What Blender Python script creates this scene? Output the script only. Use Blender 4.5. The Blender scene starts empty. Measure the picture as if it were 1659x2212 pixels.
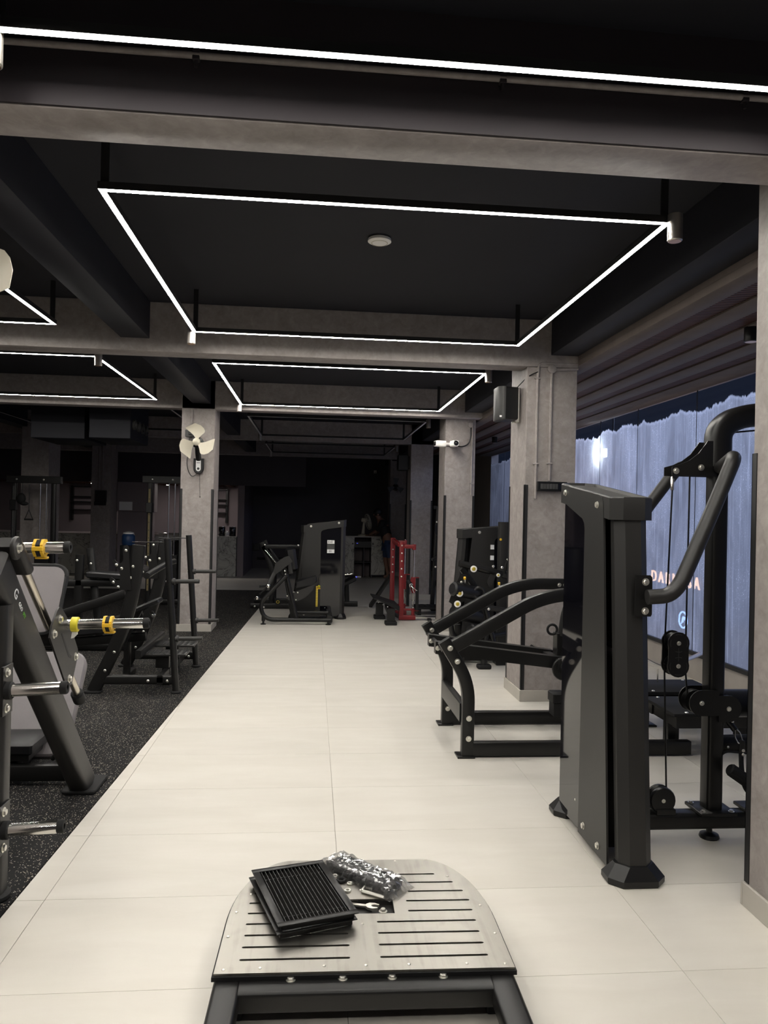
import bpy, bmesh, math, random
from mathutils import Vector as V, Matrix, geometry
random.seed(7)
PI = math.pi
# ------------------------------------------------------------------ camera, world, exposure
scene = bpy.context.scene
COL = scene.collection
def camera():
    yaw, pitch, roll = 0.0933759, 0.0037807, 0.0214613
    r = V((math.cos(yaw), -math.sin(yaw), 0)); f = V((math.sin(yaw), math.cos(yaw), 0)); u = V((0, 0, 1))
    f2 = math.cos(pitch) * f + math.sin(pitch) * u; u2 = -math.sin(pitch) * f + math.cos(pitch) * u
    r3 = math.cos(roll) * r + math.sin(roll) * u2; u3 = -math.sin(roll) * r + math.cos(roll) * u2
    cd = bpy.data.cameras.new('camera'); cd.sensor_fit = 'VERTICAL'; cd.sensor_height = 36.0
    cd.lens = 1634.17 * 36.0 / 2212.0; cd.clip_start = 0.02; cd.clip_end = 200
    co = bpy.data.objects.new('camera', cd); COL.objects.link(co)
    m = Matrix((r3, u3, -f2)).transposed().to_4x4(); m.translation = V((0, 0, 1.6)); co.matrix_world = m
    scene.camera = co
camera()
world = bpy.data.worlds.new('night_sky'); scene.world = world; world.use_nodes = True
world.node_tree.nodes['Background'].inputs[0].default_value = (0.010, 0.014, 0.026, 1)
world.node_tree.nodes['Background'].inputs[1].default_value = 1.0
LED_POWER = 112.0
STREET = (0.54, 0.65, 1.0)
vs = scene.view_settings
vs.view_transform = 'Standard'; vs.look = 'None'; vs.gamma = 1.0; vs.exposure = 0.0; vs.use_curve_mapping = False
def street_light(loc, aim, size, power):
    # cool light of the street outside the painted-over glass
    ld = bpy.data.lights.new('street_light', 'AREA'); ld.shape = 'RECTANGLE'; ld.size, ld.size_y = size
    ld.energy = power; ld.color = STREET
    lo = bpy.data.objects.new('street_light', ld); COL.objects.link(lo); lo.location = loc
    lo.rotation_euler = (V(aim) - V(loc)).to_track_quat('-Z', 'Y').to_euler()
street_light((8.0, 9.0, 4.4), (3.9, 8.4, 1.7), (10.0, 1.5), 430)

# ------------------------------------------------------------------ materials
class NT:
    def __init__(s, name):
        s.m = bpy.data.materials.new(name); s.m.use_nodes = True; s.t = s.m.node_tree
        s.b = s.t.nodes['Principled BSDF']; s.out = s.t.nodes['Material Output']
    def n(s, typ, ins=None, **kw):
        nd = s.t.nodes.new(typ)
        for k, v in kw.items(): setattr(nd, k, v)
        for k, v in (ins or {}).items():
            if isinstance(v, tuple) and len(v) == 2 and hasattr(v[0], 'outputs'): s.t.links.new(v[0].outputs[v[1]], nd.inputs[k])
            elif hasattr(v, 'outputs'): s.t.links.new(v.outputs[0], nd.inputs[k])
            else: nd.inputs[k].default_value = v
        return nd
    def link(s, a, i, o=0): s.t.links.new(a.outputs[o], s.b.inputs[i])
    def ramp(s, src, stops, o=0):
        r = s.t.nodes.new('ShaderNodeValToRGB'); s.t.links.new(src.outputs[o], r.inputs[0])
        e = r.color_ramp.elements
        while len(e) < len(stops): e.new(0.5)
        for q, (p, c) in zip(e, stops):
            q.position = p; q.color = (c[0], c[1], c[2], 1) if isinstance(c, (tuple, list)) else (c, c, c, 1)
        return r
def M(name, col, rough=0.5, metal=0.0, spec=0.5, coat=0.0, emit=None, es=0.0, bump=0.0, bs=400, vary=0.0, vs_=6.0):
    t = NT(name); b = t.b
    b.inputs['Base Color'].default_value = (*col, 1); b.inputs['Roughness'].default_value = rough
    b.inputs['Metallic'].default_value = metal; b.inputs['Specular IOR Level'].default_value = spec
    b.inputs['Coat Weight'].default_value = coat
    if emit: b.inputs['Emission Color'].default_value = (*emit, 1); b.inputs['Emission Strength'].default_value = es
    if bump or vary:
        g = t.n('ShaderNodeNewGeometry')
    if bump:
        no = t.n('ShaderNodeTexNoise', {'Vector': (g, 'Position'), 'Scale': bs, 'Detail': 2.0})
        bp = t.n('ShaderNodeBump', {'Height': no, 'Strength': bump, 'Distance': 0.002}); t.link(bp, 'Normal')
    if vary:
        no2 = t.n('ShaderNodeTexNoise', {'Vector': (g, 'Position'), 'Scale': vs_, 'Detail': 4.0})
        r = t.ramp(no2, [(0.3, [c * (1 - vary) for c in col]), (0.7, [min(1, c * (1 + vary)) for c in col])]); t.link(r, 'Base Color')
    return t.m
MT = {}
MT['black'] = M('black_powder_coat', (0.0062, 0.0060, 0.0060), 0.36, spec=0.4, bump=0.05, bs=900)
MT['satin'] = M('charcoal_satin', (0.0150, 0.0144, 0.0140), 0.42, spec=0.45, bump=0.06, bs=700)
MT['plastic'] = M('black_plastic', (0.006, 0.006, 0.0065), 0.35, spec=0.4)
MT['acrylic'] = M('black_acrylic', (0.004, 0.004, 0.006), 0.04, spec=0.7)
MT['rubber'] = M('black_rubber', (0.008, 0.008, 0.0085), 0.7, spec=0.3)
MT['vinyl'] = M('black_vinyl', (0.007, 0.007, 0.008), 0.40, spec=0.35, bump=0.25, bs=220)
MT['greyvinyl'] = M('grey_vinyl', (0.165, 0.15, 0.155), 0.5, bump=0.2, bs=220, vary=0.08)
MT['chrome'] = M('chrome', (0.80, 0.78, 0.74), 0.14, 1.0)
MT['zinc'] = M('zinc_bolt', (0.78, 0.76, 0.70), 0.34, 1.0)
MT['gold'] = M('yellow_zinc', (0.80, 0.62, 0.10), 0.3, 0.8)
MT['tape'] = M('scale_strip', (0.20, 0.155, 0.07), 0.6)
MT['rod'] = M('guide_rod_steel', (0.62, 0.58, 0.50), 0.28, 1.0)
MT['yellow'] = M('yellow_plastic', (0.78, 0.47, 0.03), 0.42)
MT['lime'] = M('lime_rubber', (0.72, 0.62, 0.04), 0.5)
MT['red'] = M('red_powder_coat', (0.165, 0.009, 0.012), 0.40, bump=0.05, bs=900)
MT['white'] = M('white_plastic', (0.85, 0.83, 0.79), 0.4)
MT['cream'] = M('cream_plastic', (0.58, 0.54, 0.44), 0.35)
MT['greyplastic'] = M('grey_plastic', (0.045, 0.045, 0.045), 0.5)
MT['sticker'] = M('white_sticker', (0.72, 0.72, 0.72), 0.5)
MT['ink'] = M('black_ink', (0.02, 0.02, 0.02), 0.6)
MT['green'] = M('green_ink', (0.10, 0.32, 0.03), 0.5)
MT['ceil'] = M('charcoal_ceiling_paint', (0.0095, 0.0100, 0.0150), 0.75, spec=0.4, bump=0.1, bs=60, vary=0.12, vs_=1.5)
MT['joist'] = M('charcoal_joist_paint', (0.0092, 0.0097, 0.0155), 0.65, spec=0.4, bump=0.1, bs=60)
MT['trimblack'] = M('black_edge_trim', (0.010, 0.010, 0.011), 0.45)
MT['alu'] = M('black_aluminium_profile', (0.02, 0.02, 0.02), 0.4, 0.3)
MT['offdiff'] = M('unlit_diffuser', (0.60, 0.58, 0.60), 0.5)
MT['led'] = M('lit_led_diffuser', (0.9, 0.9, 0.88), 0.5, emit=(1.0, 0.96, 0.885), es=LED_POWER)
MT['spotbody'] = M('brushed_spot_body', (0.55, 0.52, 0.48), 0.32, 0.9)
MT['copper'] = M('copper_reflector', (0.62, 0.36, 0.20), 0.22, 1.0)
MT['batten'] = M('grey_batten', (0.135, 0.112, 0.101), 0.7, spec=0.15, bump=0.1, bs=80, vary=0.08)
MT['darkwall'] = M('dark_wall_paint', (0.050, 0.043, 0.050), 0.6, vary=0.1, vs_=1.2)
MT['palewall'] = M('pale_wall_paint', (0.20, 0.165, 0.175), 0.65, vary=0.06, vs_=1.5)
MT['sill'] = M('sill_tile', (0.34, 0.31, 0.28), 0.45, vary=0.06)
MT['skirt'] = M('skirting_tile', (0.40, 0.375, 0.335), 0.42, vary=0.06)
MT['blue'] = M('blue_plastic', (0.02, 0.06, 0.16), 0.35)
MT['denim'] = M('blue_denim', (0.025, 0.045, 0.10), 0.8, bump=0.2, bs=300)
MT['skin'] = M('skin', (0.20, 0.10, 0.065), 0.5)
MT['hair'] = M('black_hair', (0.008, 0.007, 0.007), 0.5)
MT['shirt'] = M('black_shirt', (0.008, 0.008, 0.009), 0.8)
MT['blueled'] = M('blue_indicator', (0.02, 0.02, 0.2), 0.5, emit=(0.10, 0.13, 1.0), es=2.2)
MT['downlight'] = M('downlight_lens', (0.9, 0.9, 0.85), 0.4, emit=(1.0, 0.92, 0.86), es=420)
MT['paver'] = M('pavement', (0.05, 0.05, 0.055), 0.8)

def mat_concrete():
    t = NT('taupe_stucco'); g = t.n('ShaderNodeNewGeometry')
    a = t.n('ShaderNodeTexNoise', {'Vector': (g, 'Position'), 'Scale': 5.5, 'Detail': 6.0, 'Roughness': 0.62, 'Distortion': 1.6})
    c = t.n('ShaderNodeTexNoise', {'Vector': (g, 'Position'), 'Scale': 19.0, 'Detail': 5.0, 'Roughness': 0.6, 'Distortion': 0.8})
    mx = t.n('ShaderNodeMath', {0: a, 1: c}, operation='ADD')
    mu = t.n('ShaderNodeMath', {0: mx, 1: 0.5}, operation='MULTIPLY')
    r = t.ramp(mu, [(0.30, (0.205, 0.181, 0.173)), (0.5, (0.275, 0.245, 0.234)), (0.70, (0.355, 0.322, 0.307))])
    t.link(r, 'Base Color'); t.b.inputs['Roughness'].default_value = 0.62
    bp = t.n('ShaderNodeBump', {'Height': c, 'Strength': 0.12, 'Distance': 0.01}); t.link(bp, 'Normal')
    return t.m
MT['concrete'] = mat_concrete()
def mat_tile():
    t = NT('pale_porcelain'); g = t.n('ShaderNodeNewGeometry'); oi = t.n('ShaderNodeObjectInfo')
    mp = t.n('ShaderNodeMapping', {'Vector': (g, 'Position'), 'Scale': (0.55, 2.4, 1)})
    ad = t.n('ShaderNodeVectorMath', {0: mp, 1: (oi, 'Random')}, operation='ADD')
    a = t.n('ShaderNodeTexNoise', {'Vector': ad, 'Scale': 2.2, 'Detail': 7.0, 'Roughness': 0.62, 'Distortion': 0.5})
    r = t.ramp(a, [(0.28, (0.545, 0.515, 0.462)), (0.5, (0.572, 0.542, 0.489)), (0.75, (0.605, 0.577, 0.525))])
    hs = t.n('ShaderNodeHueSaturation', {'Color': r}); 
    mr = t.n('ShaderNodeMapRange', {'Value': (oi, 'Random'), 3: 0.985, 4: 1.015}); t.t.links.new(mr.outputs[0], hs.inputs['Value'])
    t.link(hs, 'Base Color')
    sp = t.n('ShaderNodeTexNoise', {'Vector': ad, 'Scale': 4.0, 'Detail': 5.0})
    rr = t.ramp(sp, [(0.3, 0.36), (0.7, 0.50)]); t.link(rr, 'Roughness')
    t.b.inputs['Specular IOR Level'].default_value = 0.42
    return t.m
MT['tile'] = mat_tile()
MT['darktaupe'] = M('dark_taupe', (0.030, 0.0255, 0.029), 0.6, spec=0.2, vary=0.1, vs_=2.0)
MT['grout'] = M('tile_grout', (0.47, 0.44, 0.39), 0.8)
def mat_rubberfloor():
    t = NT('speckled_rubber'); g = t.n('ShaderNodeNewGeometry')
    v = t.n('ShaderNodeTexVoronoi', {'Vector': (g, 'Position'), 'Scale': 165.0})
    sx = t.n('ShaderNodeSeparateColor', {0: (v, 'Color')})
    th = t.n('ShaderNodeMapRange', {'Value': (sx, 'Red'), 1: 0.60, 2: 1.0, 3: -0.14, 4: 0.52})
    lt = t.n('ShaderNodeMath', {0: (v, 'Distance'), 1: th}, operation='LESS_THAN')
    no = t.n('ShaderNodeTexNoise', {'Vector': (g, 'Position'), 'Scale': 3.0, 'Detail': 5.0})
    base = t.ramp(no, [(0.3, (0.008, 0.0077, 0.008)), (0.7, (0.015, 0.0145, 0.015))])
    fl = t.ramp(sx, [(0.0, (0.40, 0.35, 0.26)), (1.0, (0.50, 0.47, 0.42))], 1)
    mx = t.n('ShaderNodeMix', {'Factor': lt, 'A': base, 'B': fl}, data_type='RGBA') if False else None
    m2 = t.t.nodes.new('ShaderNodeMixRGB'); t.t.links.new(lt.outputs[0], m2.inputs[0]); t.t.links.new(base.outputs[0], m2.inputs[1]); t.t.links.new(fl.outputs[0], m2.inputs[2])
    t.link(m2, 'Base Color'); t.b.inputs['Roughness'].default_value = 0.8; t.b.inputs['Specular IOR Level'].default_value = 0.12
    n2 = t.n('ShaderNodeTexNoise', {'Vector': (g, 'Position'), 'Scale': 260.0, 'Detail': 2.0})
    bp = t.n('ShaderNodeBump', {'Height': n2, 'Strength': 0.35, 'Distance': 0.003}); t.link(bp, 'Normal')
    return t.m
MT['rubberfloor'] = mat_rubberfloor()
def mat_wood():
    t = NT('ribbed_walnut'); g = t.n('ShaderNodeNewGeometry')
    w = t.n('ShaderNodeTexWave', {'Vector': (g, 'Position'), 'Scale': 9.0, 'Distortion': 0.0}, bands_direction='Y')
    mp = t.n('ShaderNodeMapping', {'Vector': (g, 'Position'), 'Scale': (2.0, 40.0, 2.0)})
    no = t.n('ShaderNodeTexNoise', {'Vector': mp, 'Scale': 1.5, 'Detail': 4.0})
    r = t.ramp(no, [(0.3, (0.060, 0.026, 0.017)), (0.7, (0.115, 0.050, 0.031))])
    rw = t.ramp(w, [(0.25, 0.25), (0.55, 1.0)])
    m = t.t.nodes.new('ShaderNodeMixRGB'); m.blend_type = 'MULTIPLY'; m.inputs[0].default_value = 1.0
    t.t.links.new(r.outputs[0], m.inputs[1]); t.t.links.new(rw.outputs[0], m.inputs[2]); t.link(m, 'Base Color')
    bp = t.n('ShaderNodeBump', {'Height': w, 'Strength': 0.8, 'Distance': 0.006}); t.link(bp, 'Normal')
    t.b.inputs['Roughness'].default_value = 0.55; t.b.inputs['Specular IOR Level'].default_value = 0.15
    return t.m
MT['wood'] = mat_wood()
def mat_steel():
    t = NT('brushed_steel'); g = t.n('ShaderNodeNewGeometry')
    mp = t.n('ShaderNodeMapping', {'Vector': (g, 'Position'), 'Scale': (40.0, 1.2, 5.0)})
    a = t.n('ShaderNodeTexNoise', {'Vector': mp, 'Scale': 1.0, 'Detail': 3.0})
    b = t.n('ShaderNodeTexNoise', {'Vector': (g, 'Position'), 'Scale': 5.0, 'Detail': 5.0, 'Distortion': 1.0})
    mx = t.n('ShaderNodeMath', {0: a, 1: b}, operation='ADD')
    r = t.ramp(mx, [(0.70, (0.255, 0.242, 0.216)), (1.30, (0.345, 0.33, 0.30))]); t.link(r, 'Base Color')
    rr = t.ramp(mx, [(0.7, 0.30), (1.3, 0.36)]); t.link(rr, 'Roughness')
    t.b.inputs['Metallic'].default_value = 1.0; t.b.inputs['Anisotropic'].default_value = 0.0
    return t.m
MT['steel'] = mat_steel()
def mat_marble():
    t = NT('veined_marble'); g = t.n('ShaderNodeNewGeometry')
    a = t.n('ShaderNodeTexNoise', {'Vector': (g, 'Position'), 'Scale': 2.6, 'Detail': 6.0, 'Distortion': 2.2})
    r = t.ramp(a, [(0.42, (0.42, 0.41, 0.37)), (0.485, (0.40, 0.39, 0.36)), (0.50, (0.06, 0.06, 0.055)), (0.515, (0.36, 0.35, 0.32)), (0.7, (0.46, 0.45, 0.41))])
    t.link(r, 'Base Color'); t.b.inputs['Roughness'].default_value = 0.2
    return t.m
MT['marble'] = mat_marble()
def mat_glass():
    # glass smeared with whitewash up to a ragged edge, clear above it
    t = NT('whitewashed_glass'); g = t.n('ShaderNodeNewGeometry'); sp = t.n('ShaderNodeSeparateXYZ', {0: (g, 'Position')})
    mpf = t.n('ShaderNodeMapping', {'Vector': (g, 'Position'), 'Scale': (1, 1.0, 0.0)})
    rag = t.n('ShaderNodeTexNoise', {'Vector': mpf, 'Scale': 3.2, 'Detail': 9.0, 'Roughness': 0.66})
    ed = t.n('ShaderNodeMath', {0: rag, 1: 0.30, 2: 2.615}, operation='MULTIPLY_ADD')
    df = t.n('ShaderNodeMath', {0: ed, 1: (sp, 'Z')}, operation='SUBTRACT')
    mask = t.ramp(df, [(0.0, 0.0), (0.018, 1.0)])
    # streaks, runs and droplets
    ms = t.n('ShaderNodeMapping', {'Vector': (g, 'Position'), 'Scale': (1, 34.0, 0.7)})
    st = t.n('ShaderNodeTexNoise', {'Vector': ms, 'Scale': 1.0, 'Detail': 5.0, 'Roughness': 0.6, 'Distortion': 0.2})
    ms2 = t.n('ShaderNodeMapping', {'Vector': (g, 'Position'), 'Scale': (1, 2.4, 1.2)})
    st2 = t.n('ShaderNodeTexNoise', {'Vector': ms2, 'Scale': 1.0, 'Detail': 7.0, 'Roughness': 0.62, 'Distortion': 0.9})
    dn = t.n('ShaderNodeTexNoise', {'Vector': (g, 'Position'), 'Scale': 75.0, 'Detail': 2.0})
    base = t.ramp(st2, [(0.25, 0.30), (0.48, 0.46), (0.75, 0.64)])
    run = t.ramp(st, [(0.50, 0.0), (0.60, 0.08), (0.72, 0.38)])
    gate = t.ramp(st2, [(0.44, 0.0), (0.60, 1.0)])
    drop = t.ramp(dn, [(0.62, 0.0), (0.69, 0.45)])
    dg = t.n('ShaderNodeMath', {0: drop, 1: gate}, operation='MULTIPLY')
    rim = t.ramp(df, [(0.0, 0.30), (0.05, 0.0)])
    s1 = t.n('ShaderNodeMath', {0: base, 1: run}, operation='ADD'); s2 = t.n('ShaderNodeMath', {0: dg, 1: rim}, operation='ADD')
    s3 = t.n('ShaderNodeMath', {0: s1, 1: s2}, operation='ADD', use_clamp=True)
    den = t.n('ShaderNodeCombineColor', {0: s3, 1: s3, 2: s3})
    tr = t.n('ShaderNodeBsdfTranslucent', {'Color': den})
    di = t.n('ShaderNodeBsdfDiffuse', {'Color': (0.10, 0.10, 0.105, 1)})
    cl = t.n('ShaderNodeBsdfTransparent', {'Color': (0.80, 0.84, 0.9, 1)})
    gl = t.n('ShaderNodeBsdfGlossy', {'Color': (1, 1, 1, 1), 'Roughness': 0.12})
    m1 = t.n('ShaderNodeMixShader', {0: 0.16, 1: tr, 2: di})
    m1b = t.n('ShaderNodeMixShader', {0: 0.022, 1: m1, 2: cl})
    m2 = t.n('ShaderNodeMixShader', {0: mask, 1: cl, 2: m1b})
    fr = t.n('ShaderNodeFresnel', {'IOR': 1.35})
    m3 = t.n('ShaderNodeMixShader', {0: fr, 1: m2, 2: gl})
    t.t.links.new(m3.outputs[0], t.out.inputs[0])
    return t.m
MT['glass'] = mat_glass()
def mat_film():
    t = NT('clear_polythene')
    cl = t.n('ShaderNodeBsdfTransparent', {'Color': (0.93, 0.93, 0.93, 1)}); gl = t.n('ShaderNodeBsdfGlossy', {'Color': (1, 1, 1, 1), 'Roughness': 0.12})
    di = t.n('ShaderNodeBsdfTranslucent', {'Color': (0.7, 0.7, 0.7, 1)})
    a = t.n('ShaderNodeMixShader', {0: 0.34, 1: cl, 2: di}); lw = t.n('ShaderNodeLayerWeight', {'Blend': 0.45})
    fm = t.n('ShaderNodeMath', {0: (lw, 'Facing'), 1: 0.45, 2: 0.05}, operation='MULTIPLY_ADD')
    b = t.n('ShaderNodeMixShader', {0: fm, 1: a, 2: gl}); t.t.links.new(b.outputs[0], t.out.inputs[0])
    return t.m
MT['film'] = mat_film()
MT['signglow'] = M('warm_sign_letters', (0.8, 0.5, 0.3), 0.5, emit=(1.0, 0.60, 0.36), es=52)
MT['signblue'] = M('blue_sign_tube', (0.4, 0.5, 0.9), 0.5, emit=(0.35, 0.55, 1.0), es=60)

# ------------------------------------------------------------------ mesh helpers
def circ(r, n=14, a0=0.0): return [(r * math.cos(a0 + 2 * PI * i / n), r * math.sin(a0 + 2 * PI * i / n)) for i in range(n)]
def rrect(w, h, c=0.008, k=2):
    pts = []
    for (sx, sy, a) in ((1, 1, 0), (-1, 1, PI / 2), (-1, -1, PI), (1, -1, 1.5 * PI)):
        for i in range(k + 1):
            t = a + i * (PI / 2) / k
            pts.append((sx * (w / 2 - c) + c * math.cos(t), sy * (h / 2 - c) + c * math.sin(t)))
    return pts
def fillet(pts, r, n=6):
    pts = [V(p) for p in pts]; out = [pts[0]]
    for i in range(1, len(pts) - 1):
        a, b, c = pts[i - 1], pts[i], pts[i + 1]
        rr = r[i - 1] if isinstance(r, (list, tuple)) else r
        d1 = min(rr, (a - b).length * 0.49); d2 = min(rr, (c - b).length * 0.49)
        p, q = b + (a - b).normalized() * d1, b + (c - b).normalized() * d2
        for k in range(n + 1):
            t = k / n; out.append(p * (1 - t) ** 2 + b * 2 * t * (1 - t) + q * t * t)
    out.append(pts[-1]); return out
class MB:
    def __init__(s): s.v = []; s.f = []
    def add(s, vs, fs):
        o = len(s.v); s.v += [V(p) for p in vs]; s.f += [[i + o for i in f] for f in fs]; return s
    def loft(s, rings, caps=True, closed=False):
        n = len(rings[0]); vs = [p for r in rings for p in r]; fs = []; m = len(rings)
        for k in range(m if closed else m - 1):
            a, b = k * n, ((k + 1) % m) * n
            for i in range(n): j = (i + 1) % n; fs.append([a + i, a + j, b + j, b + i])
        if caps and not closed: fs.append(list(range(n))[::-1]); fs.append([(m - 1) * n + i for i in range(n)])
        return s.add(vs, fs)
    def box(s, lo, hi, b=0.004):
        lo, hi = V([min(x, y) for x, y in zip(lo, hi)]), V([max(x, y) for x, y in zip(lo, hi)])
        b = min(b, min(hi - lo) * 0.45)
        def ring(i, z):
            x0, y0, x1, y1 = lo.x + i, lo.y + i, hi.x - i, hi.y - i; c = b * 0.6
            return [(x0 + c, y0, z), (x1 - c, y0, z), (x1, y0 + c, z), (x1, y1 - c, z), (x1 - c, y1, z), (x0 + c, y1, z), (x0, y1 - c, z), (x0, y0 + c, z)]
        if b <= 0:
            x0, y0, z0 = lo; x1, y1, z1 = hi
            return s.add([(x0,y0,z0),(x1,y0,z0),(x1,y1,z0),(x0,y1,z0),(x0,y0,z1),(x1,y0,z1),(x1,y1,z1),(x0,y1,z1)],
                         [[3,2,1,0],[4,5,6,7],[0,1,5,4],[1,2,6,5],[2,3,7,6],[3,0,4,7]])
        return s.loft([ring(b * 0.6, lo.z), ring(0, lo.z + b * 0.6), ring(0, hi.z - b * 0.6), ring(b * 0.6, hi.z)])
    def boxc(s, c, size, b=0.004, rot=None):
        m = MB(); h = V(size) / 2; m.box(-h, h, b); R = rot or Matrix.Identity(3); c = V(c)
        return s.add([R @ p + c for p in m.v], m.f)
    def sweep(s, path, sec, up=(0, 0, 1), caps=True, closed=False, scale=None):
        P = [V(p) for p in path]; up = V(up); n = len(P); rings = []
        for i in range(n):
            if closed: a, b = P[i] - P[i - 1], P[(i + 1) % n] - P[i]
            else: a = P[i] - P[i - 1] if i else P[1] - P[0]; b = P[i + 1] - P[i] if i < n - 1 else P[-1] - P[-2]
            a, b = a.normalized(), b.normalized(); t = (a + b).normalized()
            nn = up - t * up.dot(t)
            if nn.length < 1e-4: nn = V((0, 1, 0)) - t * t.y
            nn.normalize(); bb = t.cross(nn); m = b - a; k = 1.0
            if m.length > 1e-5: m.normalize(); k = 1.0 / max(0.3, math.sqrt(max(0, (1 + a.dot(b)) / 2)))
            sc = scale[i] if scale else 1.0; ring = []
            for (u, w) in sec:
                o = (bb * u + nn * w) * sc
                if k > 1.0: o = o + m * (o.dot(m) * (k - 1))
                ring.append(P[i] + o)
            rings.append(ring)
        return s.loft(rings, caps, closed)
    def cyl(s, p0, p1, r, n=16, r2=None, b=0.0):
        p0, p1 = V(p0), V(p1); r2 = r if r2 is None else r2; d = (p1 - p0)
        if b > 0:
            u = d.normalized() * b
            return s.sweep([p0, p0 + u, p1 - u, p1], circ(1, n), up=(0.31, 0.2, 0.93), scale=[r - b, r, r2, r2 - b])
        return s.sweep([p0, p1], circ(1, n), up=(0.31, 0.2, 0.93), scale=[r, r2])
    def lathe(s, prof, o=(0, 0, 0), axis=(0, 0, 1), n=20, caps=True):
        q = V((0, 0, 1)).rotation_difference(V(axis)).to_matrix(); o = V(o)
        return s.loft([[o + q @ V((r * math.cos(2 * PI * i / n), r * math.sin(2 * PI * i / n), h)) for i in range(n)] for r, h in prof], caps)
    def prism(s, poly, ax, d0, d1, b=0.0):
        n = len(poly)
        def mp(p, d): return {'x': (d, p[0], p[1]), 'y': (p[0], d, p[1]), 'z': (p[0], p[1], d)}[ax]
        if b > 0:
            c = V((sum(p[0] for p in poly) / n, sum(p[1] for p in poly) / n)); L = max((V(p) - c).length for p in poly)
            ins = [tuple(c + (V(p) - c) * (1 - b / max((V(p) - c).length, b * 2))) for p in poly]
            sg = 1 if d1 > d0 else -1
            return s.loft([[mp(p, d0) for p in ins], [mp(p, d0 + sg * b) for p in poly], [mp(p, d1 - sg * b) for p in poly], [mp(p, d1) for p in ins]])
        return s.loft([[mp(p, d0) for p in poly], [mp(p, d1) for p in poly]])
    def sphere(s, c, r, n=14, m=8, sc=(1, 1, 1)):
        c = V(c); sc = V(sc); rings = []
        for k in range(m + 1):
            t = -PI / 2 + PI * (k + 0.02) / (m + 0.04)
            rings.append([c + V((r * math.cos(t) * math.cos(2 * PI * i / n) * sc.x, r * math.cos(t) * math.sin(2 * PI * i / n) * sc.y, r * math.sin(t) * sc.z)) for i in range(n)])
        return s.loft(rings)
    def torus(s, c, axis, R, r, n=24, k=8):
        q = V((0, 0, 1)).rotation_difference(V(axis)).to_matrix(); c = V(c)
        return s.sweep([c + q @ V((R * math.cos(2 * PI * i / n), R * math.sin(2 * PI * i / n), 0)) for i in range(n)], circ(r, k), up=q @ V((0, 0, 1)), closed=True)
    def holed(s, outline, holes, z0, z1):
        pts = []; edges = []
        for loop in [outline] + holes:
            o = len(pts); n = len(loop); pts += [V(p) for p in loop]; edges += [(o + i, o + (i + 1) % n) for i in range(n)]
        r = geometry.delaunay_2d_cdt(pts, edges, [], 1, 1e-6); vv, ff = r[0], r[2]
        def inside(p, poly):
            c = False; j = len(poly) - 1
            for i in range(len(poly)):
                a, b = poly[i], poly[j]
                if (a[1] > p.y) != (b[1] > p.y) and p.x < (b[0] - a[0]) * (p.y - a[1]) / (b[1] - a[1]) + a[0]: c = not c
                j = i
            return c
        keep = [f for f in ff if inside(sum((vv[i] for i in f), V((0, 0))) / len(f), outline) and not any(inside(sum((vv[i] for i in f), V((0, 0))) / len(f), h) for h in holes)]
        n = len(vv); vs = [(p.x, p.y, z1) for p in vv] + [(p.x, p.y, z0) for p in vv]
        fs = [list(f) for f in keep] + [[i + n for i in f][::-1] for f in keep]; cnt = {}
        for f in keep:
            for i in range(len(f)): cnt[(f[i], f[(i + 1) % len(f)])] = 1
        for (a, b) in cnt:
            if (b, a) not in cnt: fs.append([b, a, a + n, b + n])
        return s.add(vs, fs)
    def xf(s, m):
        s.v = [m @ p for p in s.v]; return s
def mesh(name, mb, mat, org, ang=38, flat=False):
    me = bpy.data.meshes.new(name); me.from_pydata([p - org for p in mb.v], [], mb.f); me.update()
    bm = bmesh.new(); bm.from_mesh(me); bmesh.ops.recalc_face_normals(bm, faces=bm.faces[:]); bm.to_mesh(me); bm.free()
    if not flat:
        me.shade_smooth(); me.set_sharp_from_angle(angle=math.radians(ang))
    me.materials.append(MT[mat]); return me
def ob(name, mb, mat, parent=None, ang=38, flat=False, **props):
    lo = V([min(p[i] for p in mb.v) for i in range(3)]); hi = V([max(p[i] for p in mb.v) for i in range(3)]); c = (lo + hi) / 2
    o = bpy.data.objects.new(name, mesh(name, mb, mat, c, ang, flat)); COL.objects.link(o)
    o.location = c
    if parent: o.parent = parent; o.location = c - wpos(parent)
    for k, v in props.items(): o[k] = v
    return o
def wpos(o):
    p = V(o.location)
    while o.parent: o = o.parent; p = p + V(o.location)
    return p
def thing(name, label, cat, loc, group=None):
    o = bpy.data.objects.new(name, None); COL.objects.link(o); o.location = V(loc); o.empty_display_size = 0.1
    o['label'] = label; o['category'] = cat
    if group: o['group'] = group
    return o
def struct(name, mb, mat, parent=None, flat=False, **props):
    o = ob(name, mb, mat, parent, flat=flat, **props)
    if not parent: o['kind'] = 'structure'
    return o
def sempty(name, loc, label=None):
    o = bpy.data.objects.new(name, None); COL.objects.link(o); o.location = V(loc); o['kind'] = 'structure'
    if label: o['label'] = label
    return o
_bm = {}
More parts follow.
